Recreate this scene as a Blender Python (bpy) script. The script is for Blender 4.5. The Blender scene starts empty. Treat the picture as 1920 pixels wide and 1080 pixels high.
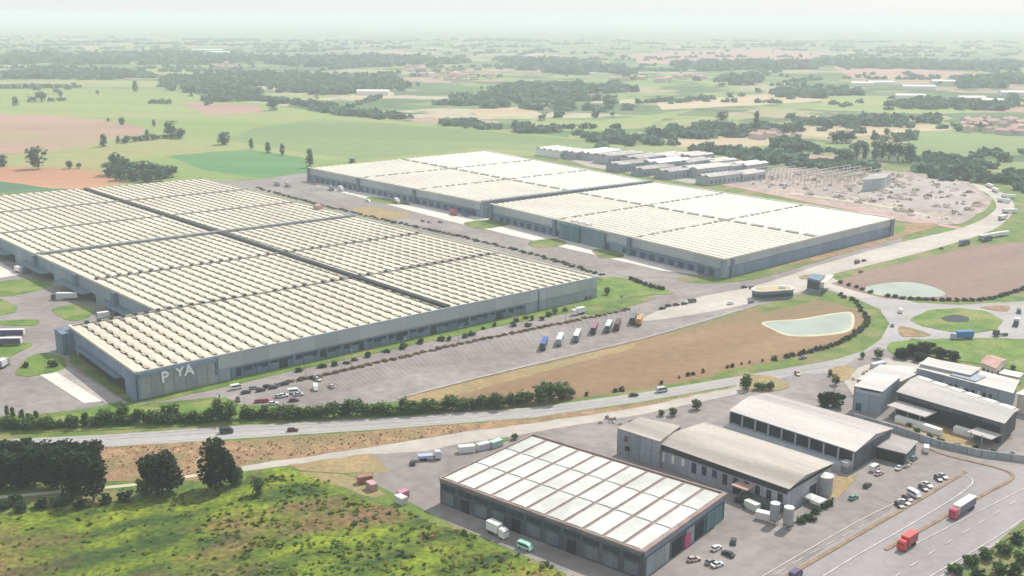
import bpy, math, random
from mathutils import Vector, Matrix
from mathutils.geometry import tessellate_polygon
R = math.radians
S = bpy.context.scene
COL = S.collection
random.seed(7)

# ------------------------------------------------------------------ camera
FPX, PITCH, ROLL, CAMH = 2003.8, 0.2494, 0.0054, 156.5
cf = Vector((0, math.cos(PITCH), -math.sin(PITCH)))
cr0 = Vector((1, 0, 0)); cu0 = cr0.cross(cf)
cr = cr0*math.cos(ROLL) + cu0*math.sin(ROLL)
cu = cu0*math.cos(ROLL) - cr0*math.sin(ROLL)
camd = bpy.data.cameras.new('camera'); cam = bpy.data.objects.new('camera', camd); COL.objects.link(cam)
camd.sensor_width = 36; camd.lens = FPX/1920*36; camd.clip_start = 1; camd.clip_end = 80000
m = Matrix((cr, cu, -cf)).transposed().to_4x4(); m.translation = Vector((0, 0, CAMH)); cam.matrix_world = m
S.camera = cam

# ------------------------------------------------------------------ light
SUN_EL, SUN_AZ = R(50), R(39)          # azimuth: from +Y (away from the camera) towards +X
w = bpy.data.worlds.new('World'); S.world = w; w.use_nodes = True
nt = w.node_tree; bg = nt.nodes['Background']
sky = nt.nodes.new('ShaderNodeTexSky'); sky.sky_type = 'NISHITA'; sky.sun_disc = False
sky.sun_elevation = SUN_EL; sky.sun_rotation = SUN_AZ; sky.air_density = 1.0; sky.dust_density = 1.0
smx = nt.nodes.new('ShaderNodeMix'); smx.data_type = 'RGBA'; smx.inputs[0].default_value = .72      # summer haze whitens the sky
smx.inputs[7].default_value = (9.3, 9.7, 10.0, 1); nt.links.new(sky.outputs[0], smx.inputs[6])
nt.links.new(smx.outputs[2], bg.inputs[0]); bg.inputs[1].default_value = 0.095
sl = bpy.data.lights.new('sun', 'SUN'); sl.energy = 4.5; sl.angle = R(0.6); sl.color = (1.0, 0.95, 0.87)
so = bpy.data.objects.new('sun', sl); COL.objects.link(so)
sd = Vector((math.sin(SUN_AZ)*math.cos(SUN_EL), math.cos(SUN_AZ)*math.cos(SUN_EL), math.sin(SUN_EL)))
so.rotation_euler = sd.to_track_quat('Z', 'Y').to_euler()
S.view_settings.view_transform = 'Standard'; S.view_settings.look = 'None'
S.view_settings.exposure = 0.16; S.view_settings.gamma = 1.0
S.cycles.use_denoising = True
S.cycles.max_bounces = 4; S.cycles.volume_bounces = 1

# ------------------------------------------------------------------ helpers
def G(px, py, z=0.0):
    """point of the horizontal plane at height z seen at a photo position (1920 x 1080)"""
    d = cf*FPX + cr*(px-960) - cu*(py-540)
    t = (z-CAMH)/d.z
    return Vector((d.x*t, d.y*t, z))
def scale_at(px, py):
    return FPX/ (G(px, py)-Vector((0, 0, CAMH))).dot(cf)      # photo pixels per metre
def tag(o, label=None, cat=None, group=None, kind=None):
    if label: o['label'] = label
    if cat: o['category'] = cat
    if group: o['group'] = group
    if kind: o['kind'] = kind
    return o
def empty(name, loc, label, cat, group=None, rz=0.0):
    o = bpy.data.objects.new(name, None); COL.objects.link(o); o.location = loc; o.rotation_euler = (0, 0, rz)
    o.empty_display_size = 0.5
    return tag(o, label, cat, group)
class MB:
    def __init__(s): s.v = []; s.f = []; s.m = []; s.uv = []
    def face(s, pts, mi=0, uv=None):
        b = len(s.v); s.v += [tuple(p) for p in pts]; s.f.append(tuple(range(b, b+len(pts)))); s.m.append(mi)
        s.uv.append(uv or [(p[0], p[1]) for p in pts])
    def prism(s, base, z0, z1, mi=0, mtop=None, bottom=False, mside=None):
        """base: list of xy going counter-clockwise; walls and top"""
        n = len(base); run = 0
        for i in range(n):
            a = base[i]; b = base[(i+1) % n]; L = math.hypot(b[0]-a[0], b[1]-a[1])
            s.face([(a[0], a[1], z0), (b[0], b[1], z0), (b[0], b[1], z1), (a[0], a[1], z1)], mi,
                   [(run, z0), (run+L, z0), (run+L, z1), (run, z1)]); run += L
        s.face([(p[0], p[1], z1) for p in base], mi if mtop is None else mtop)
        if bottom: s.face([(p[0], p[1], z0) for p in reversed(base)], mi)
    def box(s, x0, x1, y0, y1, z0, z1, mi=0):
        s.prism([(x0, y0), (x1, y0), (x1, y1), (x0, y1)], z0, z1, mi, bottom=True)
    def obox(s, c, d1, d2, z0, z1, mi=0):
        """box centred on c with half vectors d1, d2"""
        c = Vector(c); a = [c-d1-d2, c+d1-d2, c+d1+d2, c-d1+d2]
        if (d1.x*d2.y-d1.y*d2.x) < 0: a.reverse()
        s.prism([(p.x, p.y) for p in a], z0, z1, mi, bottom=True)
    def cyl(s, x, y, z0, z1, r0, r1=None, n=10, mi=0, axis=2):
        r1 = r0 if r1 is None else r1
        def P(r, a, h):
            c = (math.cos(a)*r, math.sin(a)*r)
            if axis == 2: return (x+c[0], y+c[1], h)
            if axis == 1: return (x+c[0], h, y+c[1])
            return (h, x+c[0], y+c[1])
        A = [2*math.pi*i/n for i in range(n)]
        for i in range(n):
            a, b = A[i], A[(i+1) % n]
            s.face([P(r0, a, z0), P(r0, b, z0), P(r1, b, z1), P(r1, a, z1)], mi)
        s.face([P(r1, a, z1) for a in A], mi); s.face([P(r0, a, z0) for a in reversed(A)], mi)
    def mesh(s, name, mats, origin=(0, 0, 0)):
        me = bpy.data.meshes.new(name); ox, oy, oz = origin
        me.from_pydata([(a-ox, b-oy, c-oz) for a, b, c in s.v], [], s.f)
        for mt in (mats if isinstance(mats, (list, tuple)) else [mats]): me.materials.append(mt)
        me.polygons.foreach_set('material_index', s.m)
        ul = me.uv_layers.new(name='UVMap'); flat = []
        for u in s.uv:
            for p in u: flat += [p[0], p[1]]
        ul.data.foreach_set('uv', flat); me.update()
        return me
    def build(s, name, mats, parent=None, origin=None):
        if origin is None: origin = parent.location if parent and parent.parent is None else (parent.parent.location if parent else (0, 0, 0))
        o = bpy.data.objects.new(name, s.mesh(name, mats, origin)); COL.objects.link(o)
        if parent: o.parent = parent
        return o
def link_copy(src, parent=None):
    c = src.copy(); COL.objects.link(c)
    if parent: c.parent = parent
    for ch in src.children: link_copy(ch, c)
    return c

# ------------------------------------------------------------------ materials
def srgb(r, g, b):
    f = lambda c: ((c/255+0.055)/1.055)**2.4 if c > 10 else c/255/12.92
    return (f(r), f(g), f(b), 1)
def mat(name, c1, c2=None, scale=1.0, rough=0.85, c3=None, streak=None, coord='Object', detail=4, metal=0.0,
        island=0.0, fine=0.0, lines=None, bump=0.0, spec=0.3, trans=0.0):
    """c1/c2 mixed by noise, optional third colour in blotches, streaks along a direction, panel lines on the UV"""
    mt = bpy.data.materials.new(name); mt.use_nodes = True; t = mt.node_tree; N = t.nodes; L = t.links
    bs = N['Principled BSDF']; bs.inputs['Roughness'].default_value = rough; bs.inputs['Metallic'].default_value = metal
    bs.inputs['Specular IOR Level'].default_value = spec
    col = None
    if c2 is None: c2 = tuple(min(1, x*1.12) for x in c1)
    tc = N.new('ShaderNodeTexCoord'); geo = N.new('ShaderNodeNewGeometry')
    src = tc.outputs[coord] if coord != 'World' else geo.outputs['Position']
    mp = N.new('ShaderNodeMapping'); L.new(src, mp.inputs[0])
    if streak:
        ang, ratio = streak; mp.vector_type = 'TEXTURE'; mp.inputs['Rotation'].default_value = (0, 0, ang); mp.inputs['Scale'].default_value = (ratio, 1, 1)
    nz = N.new('ShaderNodeTexNoise'); nz.inputs['Scale'].default_value = scale; nz.inputs['Detail'].default_value = detail
    L.new(mp.outputs[0], nz.inputs[0])
    cr_ = N.new('ShaderNodeValToRGB'); e = cr_.color_ramp.elements; e[0].position = 0.36; e[1].position = 0.64
    e[0].color = (*c1[:3], 1); e[1].color = (*c2[:3], 1); L.new(nz.outputs[0], cr_.inputs[0]); col = cr_.outputs[0]
    def mix(fac, a, b, mode='MIX'):
        mx = N.new('ShaderNodeMix'); mx.data_type = 'RGBA'; mx.blend_type = mode
        if isinstance(fac, float): mx.inputs[0].default_value = fac
        else: L.new(fac, mx.inputs[0])
        L.new(a, mx.inputs[6])
        if isinstance(b, tuple): mx.inputs[7].default_value = (*b[:3], 1)
        else: L.new(b, mx.inputs[7])
        return mx.outputs[2]
    if c3:
        n2 = N.new('ShaderNodeTexNoise'); n2.inputs['Scale'].default_value = scale*0.37; n2.inputs['Detail'].default_value = 5
        L.new(mp.outputs[0], n2.inputs[0]); r2 = N.new('ShaderNodeValToRGB'); r2.color_ramp.elements[0].position = 0.5; r2.color_ramp.elements[1].position = 0.62
        L.new(n2.outputs[0], r2.inputs[0]); col = mix(r2.outputs[0], col, c3)
    if fine:
        n3 = N.new('ShaderNodeTexNoise'); n3.inputs['Scale'].default_value = scale*7; n3.inputs['Detail'].default_value = 3
        L.new(src, n3.inputs[0]); r3 = N.new('ShaderNodeMapRange'); r3.inputs[1].default_value = 0.3; r3.inputs[2].default_value = 0.7
        r3.inputs[3].default_value = 1-fine; r3.inputs[4].default_value = 1+fine; L.new(n3.outputs[0], r3.inputs[0])
        cb = N.new('ShaderNodeCombineColor'); [L.new(r3.outputs[0], cb.inputs[i]) for i in range(3)]
        col = mix(1.0, col, cb.outputs[0], 'MULTIPLY')
    if island:
        ri = geo.outputs['Random Per Island']; r4 = N.new('ShaderNodeMapRange'); r4.inputs[3].default_value = 1-island; r4.inputs[4].default_value = 1+island
        L.new(ri, r4.inputs[0]); cb = N.new('ShaderNodeCombineColor'); [L.new(r4.outputs[0], cb.inputs[i]) for i in range(3)]
        col = mix(1.0, col, cb.outputs[0], 'MULTIPLY')
    if lines:
        step, width, dark = lines; sx = N.new('ShaderNodeSeparateXYZ'); L.new(tc.outputs['UV'], sx.inputs[0])
        d = N.new('ShaderNodeMath'); d.operation = 'DIVIDE'; L.new(sx.outputs[0], d.inputs[0]); d.inputs[1].default_value = step
        fl = N.new('ShaderNodeMath'); fl.operation = 'FLOOR'; L.new(d.outputs[0], fl.inputs[0])
        fr = N.new('ShaderNodeMath'); fr.operation = 'FRACT'; L.new(d.outputs[0], fr.inputs[0])
        lt = N.new('ShaderNodeMath'); lt.operation = 'LESS_THAN'; L.new(fr.outputs[0], lt.inputs[0]); lt.inputs[1].default_value = width/step
        wn = N.new('ShaderNodeTexWhiteNoise'); wn.noise_dimensions = '1D'; L.new(fl.outputs[0], wn.inputs['W'])
        r5 = N.new('ShaderNodeMapRange'); r5.inputs[3].default_value = 0.88; r5.inputs[4].default_value = 1.08; L.new(wn.outputs[0], r5.inputs[0])
        cb = N.new('ShaderNodeCombineColor'); [L.new(r5.outputs[0], cb.inputs[i]) for i in range(3)]
        col = mix(1.0, col, cb.outputs[0], 'MULTIPLY')
        col = mix(lt.outputs[0], col, tuple(x*dark for x in c1[:3]))
    L.new(col, bs.inputs['Base Color'])
    if trans:
        tl = N.new('ShaderNodeBsdfTranslucent'); L.new(col, tl.inputs[0]); ms = N.new('ShaderNodeMixShader'); ms.inputs[0].default_value = trans
        L.new(bs.outputs[0], ms.inputs[1]); L.new(tl.outputs[0], ms.inputs[2]); L.new(ms.outputs[0], N['Material Output'].inputs[0])
    if bump:
        bp = N.new('ShaderNodeBump'); bp.inputs['Strength'].default_value = bump; bp.inputs['Distance'].default_value = 0.5
        L.new(nz.outputs[0], bp.inputs['Height']); L.new(bp.outputs[0], bs.inputs['Normal'])
    return mt
D1A = R(40.7)
M = {}
M['asphalt'] = mat('asphalt', (.185, .163, .157), (.26, .232, .222), .03, c3=(.215, .183, .173), fine=.16, coord='World')
M['road'] = mat('road_asphalt', (.28, .265, .26), (.35, .33, .325), .04, streak=(R(10), 6), fine=.08, coord='World')
M['highway'] = mat('highway_asphalt', (.225, .205, .205), (.28, .255, .255), .05, streak=(R(58), 9), fine=.08, coord='World')
M['dusty'] = mat('dusty_road', (.36, .325, .29), (.45, .41, .36), .03, c3=(.33, .30, .27), fine=.08, coord='World')
M['concrete'] = mat('concrete_apron', (.50, .47, .43), (.60, .56, .51), .06, fine=.06, coord='World')
M['paint'] = mat('road_paint', (.38, .365, .35), (.52, .50, .48), .3, coord='World')
M['fpaint'] = mat('faded_paint', (.30, .28, .27), (.35, .33, .32), .3, coord='World')
M['verge'] = mat('verge_grass', (.065, .12, .018), (.13, .18, .03), .12, c3=(.19, .18, .07), fine=.25, coord='World')
M['lawn'] = mat('lawn_grass', (.07, .14, .02), (.135, .205, .03), .1, c3=(.19, .21, .06), fine=.25, coord='World')
M['drygrass'] = mat('dry_grass', (.24, .175, .085), (.31, .225, .11), .08, c3=(.24, .20, .095), fine=.22, coord='World')
M['rust'] = mat('dry_verge', (.20, .125, .07), (.33, .205, .11), .16, c3=(.19, .15, .07), fine=.4, coord='World')
M['medianearth'] = mat('median_earth', (.20, .135, .085), (.27, .19, .12), .3, fine=.3, coord='World')
M['brownfield'] = mat('brown_field', (.195, .12, .064), (.25, .158, .085), .03, c3=(.16, .135, .06), streak=(R(35), 5), fine=.12, coord='World')
M['redfield'] = mat('brown_field_far', (.195, .125, .10), (.24, .155, .125), .025, c3=(.215, .155, .12), streak=(R(35), 6), fine=.1, coord='World')
M['pond'] = mat('pond_water', (.26, .30, .245), (.32, .355, .30), .05, rough=.35, coord='World')
M['sand'] = mat('pale_shore', (.42, .41, .29), (.50, .48, .35), .1, coord='World')
M['pinkfield'] = mat('tilled_field', (.29, .165, .13), (.36, .215, .165), .012, c3=(.28, .22, .12), streak=(R(12), 6), fine=.08, coord='World')
M['orangefield'] = mat('bare_field', (.34, .165, .09), (.40, .205, .115), .015, streak=(R(12), 6), fine=.06, coord='World')
M['yellowgrass'] = mat('pasture', (.21, .215, .075), (.28, .25, .11), .01, c3=(.22, .25, .08), streak=(R(15), 6), fine=.1, coord='World')
M['greenA'] = mat('meadow', (.165, .225, .06), (.215, .265, .08), .008, c3=(.24, .25, .10), streak=(R(-12), 8), fine=.08, coord='World')
M['greenB'] = mat('crop_field', (.13, .185, .065), (.17, .225, .08), .006, c3=(.20, .225, .085), streak=(R(-12), 12), fine=.08, coord='World')
M['greenC'] = mat('deep_green_crop', (.06, .17, .05), (.08, .195, .055), .02, streak=(R(-12), 5), fine=.06, coord='World')
M['greenD'] = mat('dark_crop', (.05, .12, .06), (.075, .15, .07), .02, fine=.06, coord='World')
M['tan'] = mat('stubble_field', (.36, .28, .17), (.42, .34, .22), .008, streak=(R(5), 8), fine=.06, coord='World')
M['dirt'] = mat('building_site_earth', (.27, .21, .18), (.36, .29, .25), .03, c3=(.26, .22, .21), fine=.35, coord='World')
M['greydirt'] = mat('grey_gravel', (.28, .25, .235), (.36, .32, .30), .03, c3=(.32, .27, .25), fine=.15, coord='World')
M['pinkdirt'] = mat('reddish_track', (.35, .19, .175), (.43, .27, .24), .05, fine=.1, coord='World')

WALL = (.24, .29, .34)
M['panel'] = mat('wall_panel', WALL, (.26, .31, .36), .06, lines=(6.0, .35, .72), rough=.6)
M['panel_dark'] = mat('wall_panel_dark', (.11, .16, .23), (.15, .20, .27), .08, lines=(6.0, .6, .6), rough=.6)
M['panel_lite'] = mat('wall_panel_light', (.34, .375, .395), (.37, .405, .42), .06, lines=(12.0, .25, .8), rough=.6)
M['panel_blue'] = mat('wall_panel_blue', (.17, .225, .34), (.20, .255, .365), .08, lines=(9.0, .4, .7), rough=.6)
M['teal'] = mat('teal_glass', (.05, .14, .16), (.08, .19, .20), .1, rough=.25, lines=(2.5, .2, .5))
M['parapet'] = mat('pale_parapet', (.50, .47, .40), (.58, .55, .46), .2)
M['roofA'] = mat('cream_sheet_roof', (.52, .475, .385), (.60, .55, .45), .02, c3=(.50, .45, .37), fine=.07, rough=.7, coord='World')
M['roofB'] = mat('cream_sheet_roof_bright', (.585, .555, .465), (.65, .615, .52), .03, c3=(.56, .525, .45), fine=.06, rough=.7, coord='World')
M['roofW'] = mat('white_sheet_roof', (.64, .63, .565), (.70, .69, .63), .05, fine=.06, rough=.7, coord='World')
M['sky_glass'] = mat('skylight_glass', (.20, .175, .125), (.30, .265, .20), .4, rough=.5, island=.45, coord='World')
M['vent'] = mat('vent_metal', (.022, .027, .03), (.05, .055, .06), .4, rough=.6, island=.5, coord='World')
M['shade_and_bed'] = mat('dark_shade_and_bed', (.022, .028, .032), (.04, .046, .05), .1, coord='World')  # near-black for painted roof and eaves shadow, also the flower bed
M['fire'] = mat('fire_wall_cap', (.16, .19, .21), (.25, .27, .28), .15, coord='World')
M['joint'] = mat('roof_joint', (.24, .235, .20), (.34, .33, .28), .15, coord='World')
M['glassdark'] = mat('dark_glass', (.02, .028, .045), (.04, .05, .07), .5, rough=.2)
M['door'] = mat('dock_door', (.03, .055, .12), (.06, .09, .16), .3, rough=.5)
M['void'] = mat('dark_opening', (.012, .013, .02), (.02, .022, .03), .3)
M['canopy'] = mat('canopy_metal', (.09, .16, .21), (.13, .20, .25), .2, rough=.5)
M['white'] = mat('white_metal', (.68, .67, .64), (.74, .73, .70), .4, rough=.5, fine=.05)
M['letter'] = mat('sign_white', (.72, .74, .78), rough=.5)
M['roofC'] = mat('white_vault_panel', (.46, .475, .445), (.55, .56, .53), .12, c3=(.42, .425, .40), fine=.08, rough=.5, coord='World')
M['gutter'] = mat('brown_gutter', (.22, .16, .145), (.30, .225, .205), .2, fine=.15, coord='World')
M['roofD'] = mat('weathered_fibre_roof', (.34, .305, .27), (.46, .415, .365), .11, c3=(.25, .225, .21), streak=(R(-42), 7), fine=.08, coord='World')
M['roofE'] = mat('pale_pink_roof', (.44, .41, .39), (.56, .52, .49), .1, streak=(R(-42), 7), fine=.06, coord='World')
M['roofE2'] = mat('stained_roof', (.30, .275, .265), (.42, .38, .365), .12, c3=(.23, .19, .19), streak=(R(-42), 5), fine=.1, coord='World')
M['roofG'] = mat('grey_sheet_roof', (.33, .31, .30), (.44, .41, .395), .1, c3=(.27, .245, .24), streak=(R(-42), 7), fine=.08, coord='World')
M['wallC'] = mat('shade_darkened_wall', (.06, .066, .082), (.10, .105, .12), .1, lines=(7.0, .4, .6), fine=.12)  # concrete darkened to carry the shade on the vaulted hall's left wall
M['wallC2'] = mat('grey_concrete_wall', (.24, .265, .29), (.30, .32, .34), .1, lines=(5.0, .4, .7), fine=.12)
M['wallC3'] = mat('shaded_bay_panel', (.11, .12, .15), (.17, .18, .20), .2, fine=.15, lines=(1.2, .1, .7))  # bay colour with the left wall's shade mixed in
M['wallD'] = mat('grey_rendered_wall', (.29, .295, .33), (.36, .36, .40), .12, lines=(6.0, .3, .75), fine=.1)
M['terra'] = mat('terracotta_tiles', (.40, .24, .21), (.50, .32, .28), .2, coord='World', fine=.1)
M['render'] = mat('pale_render', (.52, .46, .38), (.60, .54, .46), .1)
M['fgreen'] = mat('leaves_green', (.045, .095, .02), (.095, .155, .035), .15, island=.55, c3=(.06, .10, .02), coord='World', trans=.35)
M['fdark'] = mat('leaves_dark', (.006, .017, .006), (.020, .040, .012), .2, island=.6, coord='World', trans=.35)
M['ffar'] = mat('leaves_far_hazed', (.06, .115, .085), (.10, .17, .115), .03, island=.5, coord='World', trans=.5)  # haze of distance put into the lighter, bluer leaf colour
M['fhedge'] = mat('hedge_leaves', (.02, .045, .015), (.05, .085, .025), .3, island=.5, coord='World', trans=.35)
M['fbrown'] = mat('dry_shrub_leaves', (.10, .08, .035), (.16, .12, .05), .3, island=.5, coord='World', trans=.35)
M['bark'] = mat('bark', (.06, .045, .03), (.09, .07, .05), 1.0)
M['tyre'] = mat('tyre_rubber', (.015, .015, .016), (.025, .025, .026), 1.0)
M['chassis'] = mat('dark_chassis', (.03, .03, .035), (.045, .045, .05), 1.0)
M['tankmetal'] = mat('tank_metal', (.26, .28, .29), (.34, .36, .37), .3, rough=.4, fine=.1)
PAINT = {}
def paint(rgb, name='paint'):
    k = tuple(rgb)
    if k not in PAINT: PAINT[k] = mat('vehicle_'+name, rgb, tuple(min(1, c*1.06+.002) for c in rgb), 1.0, rough=.35, spec=.5)
    return PAINT[k]

# ground with a patchwork of distant fields
def ground_material():
    mt = bpy.data.materials.new('farmland'); mt.use_nodes = True; t = mt.node_tree; N = t.nodes; L = t.links
    bs = N['Principled BSDF']; bs.inputs['Roughness'].default_value = .95; bs.inputs['Specular IOR Level'].default_value = .1
    geo = N.new('ShaderNodeNewGeometry'); mp = N.new('ShaderNodeMapping'); mp.vector_type = 'TEXTURE'
    mp.inputs['Rotation'].default_value = (0, 0, R(-14)); mp.inputs['Scale'].default_value = (300, 170, 1)
    L.new(geo.outputs['Position'], mp.inputs[0])
    wz = N.new('ShaderNodeTexNoise'); wz.inputs['Scale'].default_value = .8; L.new(mp.outputs[0], wz.inputs[0])
    ad = N.new('ShaderNodeVectorMath'); ad.operation = 'MULTIPLY_ADD'; L.new(wz.outputs[1], ad.inputs[0]); ad.inputs[1].default_value = (.5, .5, 0); L.new(mp.outputs[0], ad.inputs[2])
    vo = N.new('ShaderNodeTexVoronoi'); vo.voronoi_dimensions = '2D'; vo.distance = 'CHEBYCHEV'; vo.inputs['Scale'].default_value = 1.0; L.new(ad.outputs[0], vo.inputs['Vector'])
    sp = N.new('ShaderNodeSeparateColor'); L.new(vo.outputs['Color'], sp.inputs[0])
    rp = N.new('ShaderNodeValToRGB'); rp.color_ramp.interpolation = 'CONSTANT'
    cols = [(.15, .21, .085), (.21, .25, .11), (.12, .17, .08), (.30, .27, .16), (.19, .25, .10), (.34, .24, .19), (.17, .21, .12), (.38, .33, .24), (.10, .17, .07), (.24, .27, .12)]
    e = rp.color_ramp.elements; e[0].color = (*cols[0], 1); e[1].position = .1; e[1].color = (*cols[1], 1)
    for i, c in enumerate(cols[2:]): x = e.new((i+2)/len(cols)); x.color = (*c, 1)
    L.new(sp.outputs[0], rp.inputs[0])
    n2 = N.new('ShaderNodeTexNoise'); n2.inputs['Scale'].default_value = .006; n2.inputs['Detail'].default_value = 8; n2.inputs['Roughness'].default_value = .65
    L.new(geo.outputs['Position'], n2.inputs[0]); r2 = N.new('ShaderNodeValToRGB'); r2.color_ramp.elements[0].position = .5; r2.color_ramp.elements[1].position = .56
    L.new(n2.outputs[0], r2.inputs[0])
    mx = N.new('ShaderNodeMix'); mx.data_type = 'RGBA'; L.new(r2.outputs[0], mx.inputs[0]); L.new(rp.outputs[0], mx.inputs[6]); mx.inputs[7].default_value = (.085, .125, .06, 1)
    n3 = N.new('ShaderNodeTexNoise'); n3.inputs['Scale'].default_value = .05; n3.inputs['Detail'].default_value = 4; L.new(geo.outputs['Position'], n3.inputs[0])
    r3 = N.new('ShaderNodeMapRange'); r3.inputs[1].default_value = .3; r3.inputs[2].default_value = .7; r3.inputs[3].default_value = .85; r3.inputs[4].default_value = 1.15; L.new(n3.outputs[0], r3.inputs[0])
    cb = N.new('ShaderNodeCombineColor'); [L.new(r3.outputs[0], cb.inputs[i]) for i in range(3)]
    m2 = N.new('ShaderNodeMix'); m2.data_type = 'RGBA'; m2.blend_type = 'MULTIPLY'; m2.inputs[0].default_value = 1; L.new(mx.outputs[2], m2.inputs[6]); L.new(cb.outputs[0], m2.inputs[7])
    L.new(m2.outputs[2], bs.inputs['Base Color'])
    return mt
b = MB(); b.face([(-14000, -600, 0), (14000, -600, 0), (14000, 26000, 0), (-14000, 26000, 0)])
tag(b.build('ground', ground_material()), kind='structure')

# ------------------------------------------------------------------ flat areas
def smooth_poly(P, n=6, closed=True):
    out = []; k = len(P)
    for i in range(k if closed else k-1):
        p0 = P[(i-1) % k] if closed or i > 0 else P[i]; p1 = P[i]; p2 = P[(i+1) % k]
        p3 = P[(i+2) % k] if closed or i+2 < k else P[(i+1) % k]
        for j in range(n):
            t = j/n
            out.append(0.5*((2*p1)+(p2-p0)*t+(2*p0-5*p1+4*p2-p3)*t*t+(3*p1-p0-3*p2+p3)*t**3))
    if not closed: out.append(P[-1])
    return out
def jitter(P, amt, step):
    out = []; k = len(P)
    for i in range(k):
        a, b2 = P[i], P[(i+1) % k]; L = (b2-a).length; n = max(1, min(60, int(L/step)))
        nrm = Vector((-(b2-a).y, (b2-a).x, 0)).normalized() if L > 0 else Vector((0, 0, 0))
        for j in range(n):
            out.append(a.lerp(b2, j/n) + nrm*random.uniform(-amt, amt))
    return out
ZL = [0.0]
SHEETS = []
def sheet(name, px, mname, smooth=False, z=None, ragged=0.0, step=6.0, thick=0.0):
    """ground cover laid as a sheet 4 mm above the one below it (or a raised slab with a kerb)"""
    if z is None: ZL[0] += .0025; z = ZL[0]
    P = [G(x, y, 0) for x, y in px]
    if smooth: P = smooth_poly(P)
    if ragged: P = jitter(P, ragged, step)
    P = [Vector((p.x, p.y, z+thick)) for p in P]
    tri = tessellate_polygon([P]); b = MB(); b.v = [tuple(p) for p in P]
    for t in tri:
        a, c, d = [P[i] for i in t]
        if (c-a).cross(d-a).z < 0: t = (t[0], t[2], t[1])
        b.f.append(tuple(t)); b.m.append(0); b.uv.append([(P[i].x, P[i].y) for i in t])
    if thick:
        ar = sum(P[i].x*P[(i+1) % len(P)].y-P[(i+1) % len(P)].x*P[i].y for i in range(len(P)))
        Q = P if ar > 0 else P[::-1]
        for i in range(len(Q)):
            a, c = Q[i], Q[(i+1) % len(Q)]
            b.face([(a.x, a.y, 0), (c.x, c.y, 0), (c.x, c.y, a.z), (a.x, a.y, a.z)])
    o = b.build(name, M[mname]); SHEETS.append(o)
    return tag(o, kind='structure')
def ribbon(name, px, width, mname, z=None, smooth=True, dash=None, thick=0.0):
    """a strip of constant width in metres along photo points; dash = (on, off) in metres"""
    if z is None: ZL[0] += .0025; z = ZL[0]
    P = [G(x, y, 0) for x, y in px]
    if smooth and len(P) > 2: P = smooth_poly(P, 8, False)
    b = MB(); dist = 0
    def seg(a, c, na, nc):
        h = width/2; zz = z+thick
        q = [a-na*h, c-nc*h, c+nc*h, a+na*h]
        if (q[1]-q[0]).cross(q[2]-q[0]).z < 0: q.reverse()
        if thick: b.prism([(p.x, p.y) for p in q], 0, zz)
        else: b.face([(p.x, p.y, zz) for p in q])
    nr = []
    for i in range(len(P)):
        d = (P[min(i+1, len(P)-1)]-P[max(i-1, 0)]).normalized(); nr.append(Vector((-d.y, d.x, 0)))
    for i in range(len(P)-1):
        if not dash: seg(P[i], P[i+1], nr[i], nr[i+1]); continue
        L = (P[i+1]-P[i]).length; t = 0
        while t < L:
            ph = (dist+t) % (dash[0]+dash[1])
            if ph < dash[0]:
                e_ = min(L, t+dash[0]-ph); seg(P[i].lerp(P[i+1], t/L), P[i].lerp(P[i+1], e_/L), nr[i], nr[i]); t = e_+1e-3
            else: t += dash[0]+dash[1]-ph+1e-3
        dist += L
    return tag(b.build(name, M[mname]), kind='structure')

# distant and middle fields
for n_, px, mt in [
    ('field', [(-60, 168), (110, 166), (300, 168), (480, 192), (620, 213), (760, 228), (860, 236), (1110, 262), (1240, 296), (900, 300), (580, 340), (-80, 360)], 'greenA'),
    ('field', [(110, 150), (320, 152), (330, 163), (130, 164)], 'greenA'),
    ('field', [(1000, 222), (1120, 226), (1200, 218), (1300, 205), (1200, 240), (1100, 246), (960, 242)], 'greenA'),
    ('field', [(480, 240), (600, 222), (850, 241), (1110, 264), (1230, 292), (900, 279), (670, 300), (560, 285), (420, 262)], 'greenB'),
    ('field', [(335, 192), (480, 197), (500, 212), (385, 214)], 'pinkfield'),
    ('field', [(-60, 212), (90, 216), (190, 224), (272, 240), (262, 256), (190, 258), (170, 272), (90, 282), (-60, 292)], 'pinkfield'),
    ('field', [(-60, 292), (90, 282), (190, 276), (330, 272), (420, 280), (330, 292), (240, 300), (200, 322), (100, 318), (-60, 312)], 'yellowgrass'),
    ('field', [(312, 293), (400, 284), (475, 281), (575, 296), (573, 332), (480, 334), (380, 318)], 'greenC'),
    ('field', [(-60, 311), (100, 315), (180, 320), (240, 342), (150, 357), (40, 346), (-60, 334)], 'orangefield'),
    ('field', [(-60, 334), (40, 344), (120, 357), (-60, 372)], 'greenD'),
    ('field', [(1180, 102), (1380, 92), (1560, 97), (1500, 116), (1200, 120)], 'pinkfield'),
    ('field', [(1560, 124), (1700, 128), (1860, 140), (1800, 156), (1600, 148)], 'pinkfield'),
    ('field', [(1560, 176), (1780, 186), (1900, 205), (1760, 214), (1520, 206)], 'greenA'),
    ('field', [(1470, 238), (1760, 234), (1790, 243), (1560, 258), (1480, 252)], 'tan'),
    ('field', [(1700, 250), (1780, 244), (1960, 254), (1960, 284), (1860, 294), (1720, 292)], 'greenB'),
    ('field', [(1260, 258), (1400, 254), (1500, 262), (1460, 272), (1270, 276)], 'tan'),
    ('field', [(1230, 192), (1440, 176), (1560, 188), (1440, 196), (1240, 206)], 'tan'),
    ('field', [(655, 178), (735, 172), (740, 184), (660, 188)], 'tan'),
    ('field', [(880, 205), (980, 200), (1020, 214), (900, 220)], 'tan')]:
    sheet(n_, px, mt, ragged=2.5, step=30)

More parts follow.
